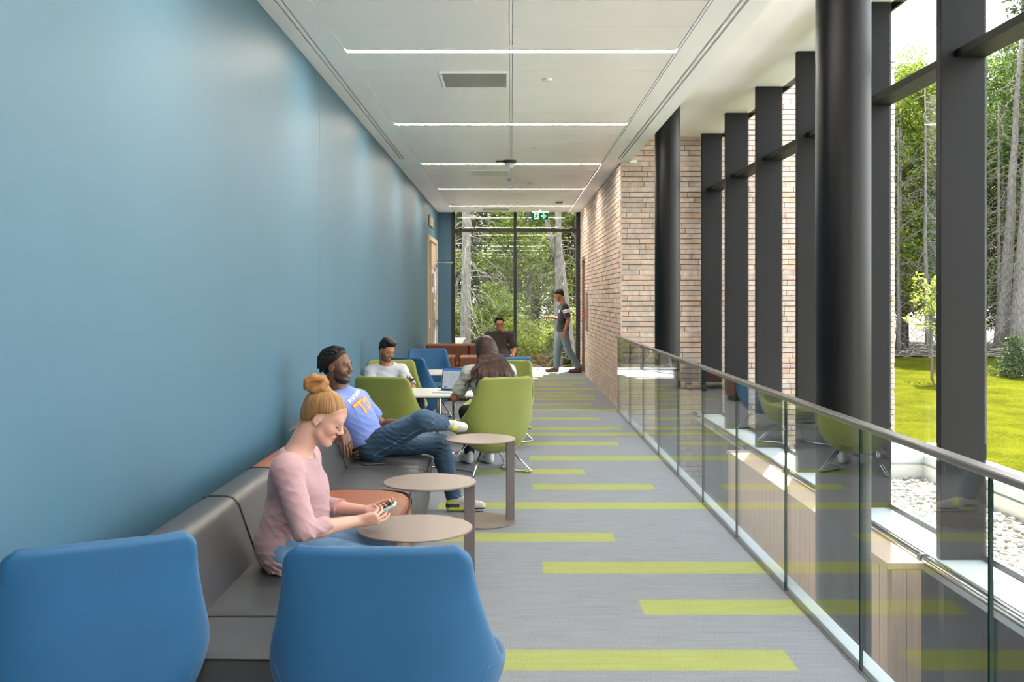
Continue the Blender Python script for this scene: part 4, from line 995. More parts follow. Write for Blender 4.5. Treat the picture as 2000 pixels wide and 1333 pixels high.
            quads.append(q[(q >= 0).all(1)])
        return V, np.concatenate(quads)
def relax(V, Q, it=1, lam=.5):
    for _ in range(it):
        S = np.zeros_like(V); C_ = np.zeros(len(V))
        for a in range(4):
            b = (a+1) % 4; np.add.at(S, Q[:, a], V[Q[:, b]]); np.add.at(C_, Q[:, a], 1); np.add.at(S, Q[:, b], V[Q[:, a]]); np.add.at(C_, Q[:, b], 1)
        V = V+(S/np.maximum(C_, 1)[:, None]-V)*lam
    return V
def emit(name, sdf, h, m, parent, disp=None, colf=None, it=2, strand=None):
    V, Q = sdf.mesh(h, disp); V = relax(V, Q, it)
    o = np_mesh(name, V, Q, m, True, parent)
    if colf is not None:
        c = colf(V); at = o.data.color_attributes.new('Col', 'FLOAT_COLOR', 'POINT'); at.data.foreach_set('color', np.concatenate([c, np.ones((len(V), 1))], 1).astype(np.float32).ravel())
    if strand is not None:
        at = o.data.attributes.new('strand', 'FLOAT_VECTOR', 'POINT'); at.data.foreach_set('vector', strand(V).astype(np.float32).ravel())
    return o
def folds(amp, f=22, seed=0, stretch=(.35, .45, 1)):
    """long creases running across the direction in stretch, fading in and out"""
    rs = np.random.RandomState(seed); base = nrm(stretch if stretch != (1, 1, 1) else (.35, .45, 1)); D = [nrm(base+rs.normal(size=3)*.33) for _ in range(4)]
    ph = rs.uniform(0, 6, 8); fr = f*rs.uniform(2.6, 5.0, 4); amp = amp*1.9
    def g(x, y, z):
        o = 0; wx = .9*np.sin(10*z+8*x+ph[4])+.8*np.sin(11*y-7*z+ph[5])
        for i, (d, p, q) in enumerate(zip(D, ph, fr)):
            m_ = np.clip(.35+.8*np.sin(17*x+13*y*(-1)**i+12*z+2*p)*np.sin(12*y-15*z+9*x+3*p), 0, 1)
            o = o+m_*(1-np.abs(np.sin((d[0]*x+d[1]*y+d[2]*z)*q+p+wx)))**2
        return (o/4-.14)*-amp
    return g
def hand(S, W, X, N, side, curls, thumb=((.2, .35), .5), s=1.0, spread=.10, k=.004):
    """W wrist, X finger direction, N palm normal, side +1 left / -1 right; curls = 4x(mcp,pip,dip) radians"""
    X = nrm(X); N = nrm(N-X*np.dot(N, X)); T = np.cross(X, N)*(-side)*-1 if side < 0 else -np.cross(X, N)
    W = A(*W); offs = (.030, .010, -.011, -.029); kl = (.088, .091, .086, .078); L_ = ((.043, .025, .021), (.047, .029, .022), (.043, .027, .021), (.034, .020, .019)); rr = (.0088, .0090, .0085, .0076)
    S.ell(W+X*.045*s+N*.001, (.048*s, .036*s, .0145*s), np.stack([X, T, N], 1), .012)
    for i in range(4):
        Kp = W+X*kl[i]*s+T*offs[i]*s; S.rc(W+X*.012*s+T*offs[i]*.55*s, Kp, .0125*s, .0104*s, .010)
        p = Kp; th = 0; d0 = nrm(X+T*spread*(1.5-i)*.6)
        for j in range(3):
            th += curls[i][j]; d = d0*math.cos(th)+N*math.sin(th); q = p+d*L_[i][j]*s; r0 = rr[i]*s*(1-.09*j); S.rc(p, q, r0*1.03, r0*.93, k); p = q
    (ts, tn), cu = thumb
    b = W+X*.022*s+T*.020*s; d = nrm(X*.62+T*(.75-ts)+N*tn*2); p = b+d*.044*s; S.rc(b, p, .0145*s, .0115*s, .010)
    d2 = nrm(d+X*cu+N*cu*.35); q = p+d2*.031*s; S.rc(p, q, .0105*s, .0098*s, k); d3 = nrm(d2+X*cu*.7+N*cu*.2); S.rc(q, q+d3*.026*s, .0098*s, .0082*s, k)
class Head:
    def __init__(s, c, R, sc=1.0, female=False): s.c = A(*c); s.R = R; s.sc = sc; s.f = female
    def P(s, *v): return s.c+s.R @ (A(*v)*s.sc)
    def loc(s, V): return ((V-s.c) @ s.R)/s.sc
    def skin(s, S, nose=1.0, lips=1.0, lid=0.0):
        R, P, k, f = s.R, s.P, s.sc, s.f
        E = lambda c, r, kk=.02, RR=None, op='u': S.ell(P(*c), A(*r)*k, R if RR is None else R @ RR, kk*k, op)
        C = lambda a, b, ra, rb, kk=.01, op='u': S.rc(P(*a), P(*b), ra*k, rb*k, kk*k, op)
        E((-.012, 0, .035), (.097, .076, .085)); E((.03, 0, -.012), (.060, .062, .082), .02); E((.028, 0, -.068), (.056, .048 if f else .053, .040), .02)
        E((.070, 0, -.098), (.020, .019 if f else .024, .016), .02)
        C((.03, .045, -.07), (.065, .02, -.098), .012, .012, .03); C((.03, -.045, -.07), (.065, -.02, -.098), .012, .012, .03)
        for y in (-1, 1):
            E((.058, y*.036, -.030), (.024, .022, .026), .02)
            E((.086, y*.031, .002), (.014, .019, .0115), .012, None, 's')
            E((.070, y*.031, .001), (.0165, .0165, .0155), .006)
        C((.080, -.034, .022), (.080, .034, .022), .010 if f else .012, .010 if f else .012, .016)
        C((.088, 0, .012), (.106, 0, -.024), .0072, .0090*nose, .010); E((.1065, 0, -.029), (.0108*nose, .0098*nose, .0085), .01)
        for y in (-1, 1): E((.098, y*.0115*nose, -.034), (.0105, .0075*nose, .0075), .006); E((.104, y*.006, -.0415), (.004, .003, .004), .004, None, 's')
        C((.083, -.019, -.0605), (.0895, 0, -.0580), .0050*lips, .0068*lips, .008); C((.083, .019, -.0605), (.0895, 0, -.0580), .0050*lips, .0068*lips, .008)
        C((.081, -.015, -.0690), (.0870, 0, -.0705), .0050*lips, .0070*lips, .007); C((.081, .015, -.0690), (.0870, 0, -.0705), .0050*lips, .0070*lips, .007)
        C((.0935, -.014, -.0640), (.0965, 0, -.0645), .0022, .0022, .003, 's'); C((.0935, .014, -.0640), (.0965, 0, -.0645), .0022, .0022, .003, 's')
        for y in (-1, 1):
            RR = np.array(Matrix.Rotation(y*-.22, 3, 'Z') @ Matrix.Rotation(.22, 3, 'Y'))
            E((-.008, y*.0735, -.006), (.0195, .0075, .031), .006, RR); E((-.004, y*.0825, -.004), (.0105, .007, .018), .004, RR, 's'); E((-.002, y*.074, -.006), (.006,.006,.012), .004); E((-.004, y*.0755, -.030), (.009, .006, .009), .006)
    def lipmask(s, V):
        q = s.loc(V); x, y, z = q.T
        zc = -.0642; w_ = np.clip(1-np.abs(y)/.021, 0, 1); up = zc+.0095*w_**.6; dn = zc-.0115*w_**.7
        return ((x > .075) & (np.abs(y) < .021) & (z < up) & (z > dn)).astype(float)
    def eyes(s, parent, iris='#3a2a20', white='#d8d4cf', lid=0.0):
        for y in (-1, 1):
            c = s.P(.0705, y*.031, .0005); r = .0158*s.sc
            g = MB(); g.lathe([(r*math.sin(a), -r*math.cos(a)) for a in [PI*i/12 for i in range(13)]][1:-1], n=16, M=Matrix.Translation(c) @ Matrix(s.R.tolist()).to_4x4() @ Matrix.Scale(1.12, 4, (0, 1, 0)) @ Matrix.Scale(.58-.25*lid, 4, (0, 0, 1)))
            e = g.build('eye', M['eye'], parent, smooth=True)
            ci = s.P(.0705+.0138, y*.031, .0-.002*lid); g = MB(); g.lathe([(.0062*s.sc, 0), (.005*s.sc, .0016*s.sc), (0, .0022*s.sc)], n=14, M=Matrix.Translation(ci) @ Matrix(s.R.tolist()).to_4x4() @ Matrix.Rotation(PI/2, 4, 'Y') @ Matrix.Scale(1-.35*lid, 4, (1, 0, 0)))
            g.build('iris', mat('iris', iris, .15), e, smooth=True)
    def brows(s, parent, m, r=.0028, z=.028, lash=None, dz=-.004):
        for y in (-1, 1):
            pts = [s.P(.0945, y*.015, z-.003), s.P(.0945, y*.025, z), s.P(.0895, y*.037, z-.001), s.P(.0780, y*.048, z-.007)]
            MB().tube(pts, [r*.9*s.sc, r*1.25*s.sc, r*s.sc, r*.4*s.sc], n=6).build('eyebrow', m, parent, smooth=True)
            if lash:
                pts = [s.P(.0855, y*.017, dz), s.P(.0880, y*.025, dz-.0015), s.P(.0875, y*.033, dz-.001), s.P(.0815, y*.043, dz+.001)]
                MB().tube(pts, [.0012, .0024, .0028, .0016], n=5).build('eyelashes', lash, parent, smooth=True)
def hairline(keys):
    ks = sorted(keys); xs = [a for a, b in ks]; zs = [b for a, b in ks]
    return lambda x: np.interp(x, xs, zs)
def hair_cap(S, H, keys, t=.008, bulge=(0, 0, 0), side=0.0, jag=0.0):
    """scalp hair: head inflated by t kept above a hairline z(x)"""
    R, P, k = H.R, H.P, H.sc
    S.ell(P(-.012+bulge[0], 0, .037+bulge[2]), A(.097+t, .076+t+side, .085+t)*k, R, .01); S.ell(P(.022, 0, .008), (A(.060, .062, .072)+t*.7)*k, R, .02)
    S.ell(P(-.03, 0, -.01), A(.072+t, .062+t*.5, .075)*k, R, .02)
    hl = hairline(keys); c = H.c; Rf = R
    def cut(x, y, z):
        dx, dy, dz = x-c[0], y-c[1], z-c[2]
        lx = (Rf[0, 0]*dx+Rf[1, 0]*dy+Rf[2, 0]*dz)/k; lz = (Rf[0, 2]*dx+Rf[1, 2]*dy+Rf[2, 2]*dz)/k
        return ((hl(lx)+jag*(np.sin(lx*230)+.7*np.sin(lx*520+1)+.5*np.sin(lx*900))*(1+lx*6).clip(0, 2)-lz)*.8*k).astype(np.float32)
    def taper(x, y, z):
        return ((t-.0015)*k*(1-np.clip(-cut(x, y, z)/(.035*k*.8), 0, 1))**2).astype(np.float32)
    S.fn(taper, P(0, 0, 0)-.25, P(0, 0, 0)+.25, .006, 'd'); S.fn(cut, P(0, 0, 0)-.25, P(0, 0, 0)+.25, .003, 'i')
def torso(S, J, e=0.0, k=.03, belly=1.0, bust=0.0, sh=.055):
    pel, che, nb = A(*J['pelvis']), A(*J['chest']), A(*J['neck']); yv = A(*J['shoulder_l'])-A(*J['shoulder_r']); g = J.get('g', 1.0)
    R1 = frame_zy(che-pel, yv); R2 = frame_zy(nb-che, yv); hv = A(*J['hip_l'])-A(*J['hip_r']); R0 = frame_zy(che-pel, hv)
    w_ = pel*.5+che*.5
    S.ell(pel, (A(.115, .160, .115)*g)+e, R0, k); S.ell(w_+R1[:, 0]*.012*belly, (A(.100*belly, .132*(.6+.4*belly), .135)*g)+e, R1, k)
    S.ell(che, (A(.108, .152, .150)*g)+e, R1, k)
    if bust: S.ell(che+R1[:, 0]*.065*g+R1[:, 1]*.065-R1[:, 2]*.01, (A(.058, .058, .060)*g*bust)+e, R1, .03); S.ell(che+R1[:, 0]*.065*g-R1[:, 1]*.065-R1[:, 2]*.01, (A(.058, .058, .060)*g*bust)+e, R1, .03)
    for sd in ('l', 'r'):
        s_ = A(*J['shoulder_'+sd]); S.rc(nb-(nb-che)*.28, s_, (.060*g)+e, (sh*g)+e, k); S.rc(che, s_, .075*g+e, .052*g+e, k)
        S.rc(pel, A(*J['hip_'+sd]), .11*g+e, .095*g+e, k)
def limbs(S, J, e=0.0, arms=True, legs=True, k=.02):
    g = J.get('g', 1.0)
    for sd in ('l', 'r'):
        if arms:
            a, b, c = (A(*J[n_+sd]) for n_ in ('shoulder_', 'elbow_', 'wrist_')); S.rc(a, b, .048*g+e, .038*g+e, k); f = b+(c-b)*.3; S.rc(b, f, .037*g+e, .038*g+e, k); S.rc(f, c, .038*g+e, .025*g+e, k)
        if legs:
            a, b, c = (A(*J[n_+sd]) for n_ in ('hip_', 'knee_', 'ankle_')); S.rc(a, b, .088*g+e, .058*g+e, k); f = b+(c-b)*.32; S.rc(b, f, .056*g+e, .054*g+e, k); S.rc(f, c, .054*g+e, .036*g+e, k)
def skin_mat(name, sub=.08, rough=.5): return mat(name, '#ffffff', rough, attr='Col', noise=.04, nscale=30, sub=sub)
M['eye'] = mat('eye_white', '#9c948e', .3)
M['cloth'] = mat('painted_cloth', '#ffffff', .85, attr='Col', noise=.04, nscale=20, bump=.12, bscale=500, sheen=.15)
M['denim'] = mat('painted_denim', '#ffffff', .85, attr='Col', noise=.16, nscale=14, bump=.25, bscale=500)
M['shoe'] = mat('painted_shoe', '#ffffff', .6, attr='Col', noise=.04, nscale=30)
def hair_mat(name, c1, c2, rough=.42):
    m = bpy.data.materials.new(name); m.use_nodes = True; n = m.node_tree; L = n.links; b = n.nodes['Principled BSDF']; b.inputs['Roughness'].default_value = rough; b.inputs['Specular IOR Level'].default_value = .22
    a = n.nodes.new('ShaderNodeAttribute'); a.attribute_name = 'strand'; z = n.nodes.new('ShaderNodeTexNoise'); z.inputs['Scale'].default_value = 1.0; z.inputs['Detail'].default_value = 4; z.inputs['Roughness'].default_value = .7; L.new(a.outputs['Vector'], z.inputs['Vector'])
    r = n.nodes.new('ShaderNodeValToRGB'); L.new(z.outputs[0], r.inputs[0]); r.color_ramp.elements[0].position = .3; r.color_ramp.elements[1].position = .7
    r.color_ramp.elements[0].color = (*lin(c1), 1); r.color_ramp.elements[1].color = (*lin(c2), 1); L.new(r.outputs[0], b.inputs['Base Color'])
    bp = n.nodes.new('ShaderNodeBump'); bp.inputs['Strength'].default_value = .5; bp.inputs['Distance'].default_value = .003; L.new(z.outputs[0], bp.inputs['Height']); L.new(bp.outputs[0], b.inputs['Normal'])
    return m
def const(c): c = np.array(lin(c)); return lambda V: np.tile(c, (len(V), 1))
def shoe(name, parent, heel, X, up, h, colf, L_=.285, e=0.0, tall=.0):
    """heel = point on the ground under the heel's back; X toe direction; up = upward normal of the sole"""
    X = nrm(X); Z = nrm(up-X*np.dot(up, X)); Y = np.cross(Z, X); R = np.stack([X, Y, Z], 1); H_ = A(*heel); P = lambda a, b, c: H_+X*a*L_/.285+Y*b+Z*c
    S = SDF()
    for a, b, ra, rb in ((.035, .10, .034, .030), (.10, .19, .030, .040), (.19, .245, .040, .036)): S.rc(P(a, 0, .034), P(b, 0, .034), ra+e, rb+e, .01)
    S.ell(P(.055, 0, .065), (.052, .036, .05), R, .02); S.rc(P(.05, 0, .09), P(.13, 0, .075), .034, .030, .02); S.rc(P(.13, 0, .07), P(.22, 0, .045), .032, .028, .02)
    S.ell(P(.04, 0, .115+tall), (.042, .036, .03), R, .02)
    S.fn(lambda x, y, z: (.002-((x-H_[0])*Z[0]+(y-H_[1])*Z[1]+(z-H_[2])*Z[2])).astype(np.float32), P(.13, 0, .05)-.3, P(.13, 0, .05)+.3, .004, 'i')
    o = emit(name, S, h, M['shoe'], parent, colf=lambda V: colf(((V-H_) @ R)*A(.285/L_, 1, 1)), it=1)
    return o
def paint(V, base, rules):
    c = np.tile(np.array(lin(base)), (len(V), 1))
    for m_, col in rules: c[m_] = lin(col)
    return c

# ================================================================== woman in pink with a phone
t = thing('person', 'woman in a pink top with a blond bun, sitting on the bench with a phone', 'person', (-.95, 4.30, 0))
W = lambda x, y, z: (x+.95, y-4.30, z)
J = dict(g=.92, pelvis=W(-.965, 4.30, .535), chest=W(-.925, 4.30, .79), neck=W(-.915, 4.30, .925), shoulder_r=W(-.925, 4.135, .868), shoulder_l=W(-.915, 4.465, .868),
         elbow_r=W(-.835, 4.065, .632), elbow_l=W(-.855, 4.49, .645), wrist_r=W(-.640, 4.205, .645), wrist_l=W(-.625, 4.365, .652),
         hip_r=W(-.93, 4.21, .515), hip_l=W(-.93, 4.39, .515), knee_r=W(-.545, 4.19, .475), knee_l=W(-.545, 4.43, .475), ankle_r=W(-.50, 4.22, .10), ankle_l=W(-.48, 4.45, .10))
H = Head(W(-.803, 4.295, 1.070), rot(-.06, math.radians(27), 0), .93, True)
S = SDF(); torso(S, J, -.004, belly=.9, bust=.9, sh=.046); limbs(S, J)
S.rc(J['neck'], H.P(-.035, 0, -.05), .050, .046, .03); S.rc(A(*J['neck'])+A(.0, 0, -.02), H.P(-.02, 0, -.06), .046, .042, .03)
H.skin(S, nose=.98, lips=.92); S.ell(H.P(.040, 0, .042), (.049, .058, .046), H.R, .02)
hand(S, J['wrist_r'], (.95, .18, .10), (.12, .85, .52), -1, [(.35, .45, .3), (.55, .65, .4), (.70, .80, .4), (.85, .90, .5)], ((.62, .10), .9), .86, .02)
hand(S, J['wrist_l'], (.95, -.22, .12), (.12, -.75, .62), 1, [(.4, .5, .4), (.55, .65, .4), (.7, .75, .4), (.8, .85, .4)], ((.62, .10), .9), .86, .02)
sk, pk = np.array(lin('#bd9080')), np.array(lin('#b87268'))
def skin_c(V):
    c = np.tile(sk, (len(V), 1)); q = H.loc(V); m = H.lipmask(V)[:, None]
    hz = np.interp(q[:, 0], [-.2, -.075, -.045, -.018, .01, .045, .078, .12], [-.062, -.060, -.038, .008, .030, .040, .066, .078]); hw = (np.clip(1-(hz-q[:, 2])/.014, 0, 1)*.75*(np.abs(q[:, 0]) < .11)*(q[:, 2] > -.09))[:, None]
    blush = np.exp(-(((q[:, 0]-.07)/.03)**2+((np.abs(q[:, 1])-.045)/.03)**2+((q[:, 2]+.04)/.03)**2))[:, None]*.55
    c = c*(1-blush)+np.array(lin('#b5705f'))*blush; c = c*(1-m*.85)+np.array(lin('#b05a56'))*m*.85; c = c*(1-hw)+np.array(lin('#94683f'))*hw
    return c
body = emit('body', S, .0036, skin_mat('fair_skin', .1), t, colf=skin_c, it=1)
M['blond_brow'] = mat('blond_brow', '#b08a66', .8); H.brows(body, M['blond_brow'], .0017, .024, mat('lash', '#5d4436', .8), -.007)
# hair
S = SDF(); hair_cap(S, H, [(-.2, -.062), (-.075, -.060), (-.045, -.038), (-.018, .008), (.01, .030), (.045, .040), (.078, .066), (.12, .078)], .006, jag=.0013)
B0 = H.P(-.055, 0, .145)
def bun_strand(V):
    q = H.loc(V)-A(-.050, 0, .105); ax = nrm(A(-.45, 0, 1)); u = nrm(np.cross(ax, A(0, 1, 0))); a = np.arctan2(q @ A(0, 1, 0), q @ u); return np.stack([a*16, a*3, np.linalg.norm(q, axis=1)*6], 1)
hm = hair_mat('blond_hair', '#5d3d20', '#a07a4c')
hr = emit('hair', S, .0036, hm, body, it=1, strand=bun_strand)
S = SDF()
S.chain([W(-.872, 4.288, 1.200), W(-.868, 4.285, 1.222), W(-.842, 4.285, 1.238), W(-.815, 4.290, 1.232), W(-.805, 4.30, 1.212)], [.016, .0185, .0195, .0175, .013], .0015)
S.chain([W(-.862, 4.280, 1.190), W(-.835, 4.268, 1.184), W(-.806, 4.270, 1.196), W(-.790, 4.282, 1.217), W(-.802, 4.295, 1.238)], [.011, .0155, .0175, .0155, .011], .0015)
S.chain([W(-.865, 4.31, 1.198), W(-.84, 4.33, 1.19), W(-.805, 4.325, 1.2), W(-.80, 4.31, 1.225)], [.014, .018, .018, .014], .004)
S.rc(W(-.838, 4.300, 1.200), W(-.833, 4.305, 1.212), .024, .018, .003); S.rc(H.P(-.044, 0, .105), W(-.838, 4.298, 1.195), .030, .026, .01)
emit('hair_bun', S, .0030, hair_mat('blond_hair_bun', '#6c4523', '#ad7c48'), hr, it=1, strand=lambda V: (lambda q: np.stack([np.linalg.norm(q[:, 1:], axis=1)*380, np.arctan2(q[:, 1], q[:, 0])*1.0, q[:, 2]*160], 1))((V-B0)))
wi = MB(); rs = np.random.RandomState(5)
for i in range(26):
    p = H.P(-.07-rs.uniform(0, .02), rs.uniform(-.04, .03), -.03-rs.uniform(0, .03)); pts = [p]; d = A(-.5, rs.uniform(-.3, .2), -.75)
    for j in range(4): d = nrm(d+rs.normal(size=3)*.25+A(-.05, 0, -.03)); pts.append(pts[-1]+d*rs.uniform(.012, .026))
    wi.tube(pts, [.0007, .0006, .0006, .0005, .0003], n=3)
wi.build('stray_hairs', M['blond_brow'], hr)
# pink top
S = SDF(); torso(S, J, .014, k=.035, belly=1.02, bust=.95, sh=.046)
S.rc(W(-.955, 4.30, .50), W(-.93, 4.30, .64), .120, .125, .05); S.rc(W(-.945, 4.22, .49), W(-.94, 4.24, .62), .078, .088, .05); S.rc(W(-.945, 4.38, .49), W(-.94, 4.36, .62), .078, .088, .05); S.rc(W(-.87, 4.30, .60), W(-.87, 4.30, .74), .085, .085, .06)
for sd in ('l', 'r'):
    a, b, c = A(*J['shoulder_'+sd]), A(*J['elbow_'+sd]), A(*J['wrist_'+sd]); m_ = b+(c-b)*.42
    S.rc(a, b, .062, .052, .02); S.rc(b, m_, .051, .045, .015)
    cc = nrm(c-b); S.rc(m_+cc*.052, c, .058, .05, .004, 's')
# neckline opening: wide and shallow
S.ell(W(-.872, 4.30, .955), (.105, .125, .060), rot(0, .12), .012, 's'); S.ell(W(-.80, 4.30, .915), (.05, .07, .05), None, .02, 's')
# hem cut rising to the front
def hem(x, y, z): return ((.425+np.clip((x+.0)*4, 0, .15)+np.maximum(x-.04, 0)*.3)-z).astype(np.float32)*.7
S.fn(hem, W(-1.3, 3.9, .2), W(-.5, 4.7, .7), .01, 'i')
ff = folds(.013, 24, 3, (1, .6, 1.4))
def fold_w(x, y, z): return ff(x, y, z)*(.25+.75*np.clip((.85-z)/.3, 0, 1))
pink = np.array(lin('#a38084'))
def pink_c(V):
    c = np.tile(pink, (len(V), 1)); dk = np.array(lin('#a87a7c'))
    for sd in ('l', 'r'):
        a, b = A(*J['shoulder_'+sd]), A(*J['elbow_'+sd]); d = nrm(b-a); tt = (V-a) @ d; rad = np.linalg.norm((V-a)-np.outer(tt, d), axis=1)
        pass
    return c
emit('pink_top', S, .0042, M['cloth'], body, disp=fold_w, colf=pink_c, it=2)
# jeans
S = SDF(); g = .92
S.ell(A(*J['pelvis'])+A(.01, 0, -.01), (.118, .155, .11), None, .03)
for sd in ('l', 'r'): S.rc(J['pelvis'], J['hip_'+sd], .112, .104, .02)
for sd in ('l', 'r'):
    a, b, c = (A(*J[n_+sd]) for n_ in ('hip_', 'knee_', 'ankle_')); S.rc(a, b, .086, .064, .02); S.rc(b, b+(c-b)*.35, .060, .056, .02); S.rc(b+(c-b)*.35, c+A(0, 0, .02), .056, .042, .02)
emit('jeans', S, .006, M['denim'], body, disp=folds(.006, 26, 5), colf=const('#5d7f9f'), it=2)
for sd, nm in (('l', 'shoe'), ('r', 'shoe')):
    c = A(*J['ankle_'+sd]); shoe(nm, body, (c[0]-.05, c[1], .012), (1, .0, 0), (0, 0, 1), .006, lambda q: paint(q, '#e8e6e2', [(q[:, 2] < .02, '#ffffff')]), .25)
ph = thing('phone', 'smartphone in a mint green case held by the woman in pink', 'phone', (-.560, 4.285, .668)); ph.rotation_euler = (0, math.radians(-27), 0)
MB().prism(rrect(.076, .037, .010), -.006, .005, 'z').build('case', mat('mint_case', '#9cc9c2', .35), ph, bevel=.003, seg=3)
MB().prism(rrect(.0715, .0325, .008), .005, .0062, 'z').build('screen', mat('phone_glass', '#11151a', .08), ph)

# ================================================================== generic clothes
def tshirt(name, parent, J, H, h, colf, m='cloth', e=.014, sleeve=.55, hem=.02, belly=1.0, bust=0, amp=.006, fr=18, seed=1, sh=.055, neck=(.085, .085, .05), drop=0.0, cut=True, stretch=(1, 1, 1), extra=None, hem2=None):
    S = SDF(); torso(S, J, e, k=.035, belly=belly, bust=bust, sh=sh); g = J.get('g', 1.0)
    for sd in ('l', 'r'):
        a, b = A(*J['shoulder_'+sd]), A(*J['elbow_'+sd]); m_ = a+(b-a)*sleeve; cc = nrm(b-a)
        es = min(e, .016); S.rc(a, m_, .054*g+es, .052*g+es, .02)
        q = m_+cc*.02; S.rc(q+cc*.07, q+cc*.16, .078, .07, .004, 's')
    if extra: extra(S)
    nb, che, pel = A(*J['neck']), A(*J['chest']), A(*J['pelvis']); up = nrm(nb-che)
    fw = np.cross(nrm(A(*J['shoulder_l'])-A(*J['shoulder_r'])), up)
    S.ell(nb+up*(.035-drop)+fw*.02, A(*neck)*g, frame_zy(up, A(*J['shoulder_l'])-A(*J['shoulder_r'])), .008, 's')
    if cut:
        n_ = nrm(che-pel); p_ = pel+n_*hem
        S.fn(lambda x, y, z: (-((x-p_[0])*n_[0]+(y-p_[1])*n_[1]+(z-p_[2])*n_[2])).astype(np.float32), pel-.28, pel+.28, .01, 'i')
    return emit(name, S, h, M[m], parent, disp=folds(amp, fr, seed, stretch), colf=colf, it=2)
def jeans(name, parent, J, h, colf, e=.012, amp=.008, seed=2, m='denim', fr=20, thin=1.0, wcut=.05):
    S = SDF(); g = J.get('g', 1.0); pel = A(*J['pelvis'])
    S.ell(pel, A(.115, .155, .10)*g+e*.6, frame_zy(A(*J['chest'])-pel, A(*J['hip_l'])-A(*J['hip_r'])), .03)
    for sd in ('l', 'r'):
        a, b, c = (A(*J[n_+sd]) for n_ in ('hip_', 'knee_', 'ankle_')); f = b+(c-b)*.35
        S.rc(pel*.5+a*.5, a, .10*g, .092*g+e, .03); S.rc(a, b, .088*g+e, .062*g+e, .02); S.rc(b, f, .060*g+e*1.2, (.056*g+e)*thin, .02); S.rc(f, c, (.056*g+e)*thin, (.046*g+e)*thin, .02)
        d = nrm(c-b); S.rc(c+d*.075, c+d*.16, .075, .07, .004, 's')
    n_ = nrm(A(*J['chest'])-pel); S.ell(pel+n_*(wcut+.15), A(.17, .24, .15), frame_zy(n_, A(*J['hip_l'])-A(*J['hip_r'])), .01, 's')
    fa = folds(amp, fr, seed); kn = [A(*J['knee_l']), A(*J['knee_r'])]; an = [A(*J['ankle_l']), A(*J['ankle_r'])]
    return emit(name, S, h, M[m], parent, disp=fa, colf=colf, it=2)
def skin_colour(H, base, lip, extra=None):
    sk = np.array(lin(base)); lp = np.array(lin(lip))
    def f(V):
        c = np.tile(sk, (len(V), 1)); m_ = H.lipmask(V)[:, None]; c = c*(1-m_*.8)+lp*m_*.8
        if extra: c = extra(V, H.loc(V), c)
        return c
    return f
def full_body(J, H, h, m, colf, parent, hands, neck=(.060, .052), e=-.004, nose=1.0, lips=1.0, **kw):
    S = SDF(); torso(S, J, e, **kw); limbs(S, J)
    S.rc(J['neck'], H.P(-.03, 0, -.05), neck[0], neck[1], .03); S.rc(A(*J['neck'])+A(.01, 0, -.02), H.P(-.012, 0, -.065), neck[0]*.9, neck[1]*.88, .03)
    H.skin(S, nose, lips)
    for hd in hands: hand(S, *hd)
    return emit('body', S, h, m, parent, colf=colf, it=1)
def beard_paint(col, amt=.75, top=-.045):
    cc = np.array(lin(col))
    def f(V, q, c):
        x, y, z = q.T
        ln = np.where(x > .055, top+.004, top+.02-.0*x); m_ = (z < ln) & (z > -.125) & (x > -.004) & (np.abs(y) < .075)
        lipz = (np.abs(y) < .019) & (z < -.054) & (z > -.077) & (x > .08); m_ = m_ & ~lipz
        mu = (np.abs(z+.0485) < .0055) & (np.abs(y) < .024) & (x > .08); w_ = (m_ | mu)[:, None]*amt
        # fade towards the cheek
        fd = (np.clip((ln-z)/.018, 0, 1)*np.clip((x+.006)/.022, 0, 1)*np.clip((z+.128)/.012, 0, 1))[:, None]; w_ = np.where(mu[:, None], w_, w_*fd)
        return c*(1-w_)+cc*w_
    return f

# ================================================================== man with crossed legs
BX0, BY0 = -1.0, 7.15
t = thing('person', 'man in a periwinkle T-shirt with dark twisted hair, lounging with legs crossed', 'person', (BX0, BY0, 0))
W = lambda x, y, z: (x-BX0, y-BY0, z)
J = dict(g=1.0, pelvis=W(-1.03, 7.20, .545), chest=W(-1.135, 7.20, .765), neck=W(-1.225, 7.18, .925), shoulder_r=W(-1.245, 7.03, .835), shoulder_l=W(-1.115, 7.36, .835),
         elbow_r=W(-1.30, 6.86, .745), elbow_l=W(-.955, 7.43, .635), wrist_r=W(-1.135, 6.79, .685), wrist_l=W(-.735, 7.27, .675),
         hip_r=W(-.98, 7.09, .53), hip_l=W(-.98, 7.31, .525), knee_r=W(-.605, 6.92, .735), knee_l=W(-.525, 7.42, .50), ankle_r=W(-.505, 7.31, .665), ankle_l=W(-.425, 7.42, .115))
H = Head(W(-1.236, 7.15, 1.092), rot(-.34, -.02, 0), 1.03)
dark_c = skin_colour(H, '#6b4634', '#8a5a50', beard_paint('#1d1513', .85))
def dark_extra(V):
    c = dark_c(V); return c
body = full_body(J, H, .0042, skin_mat('deep_brown_skin', .04, .42), dark_extra, t,
    [(J['wrist_r'], (.32, -.08, -.95), (-.55, .75, -.25), -1, [(.25, .25, .15), (.2, .22, .12), (.18, .2, .1), (.3, .3, .2)], ((.2, .25), .3), 1.03, .06),
     (J['wrist_l'], (.85, -.25, .0), (0, 0, -1), 1, [(.3, .4, .2)]*4, ((.2, .2), .3), 1.0)], nose=1.15, lips=1.2)
H.eyes(body, '#2a1a12'); H.brows(body, mat('black_brow', '#15100e', .8), .0030, .024)
bh = hair_mat('black_twists', '#0c0a0a', '#221c1b', .5)
S = SDF(); hair_cap(S, H, [(-.2, -.075), (-.085, -.070), (-.05, -.045), (-.02, .012), (.01, .030), (.04, .048), (.066, .074), (.12, .092)], .011, bulge=(-.012, 0, .0))
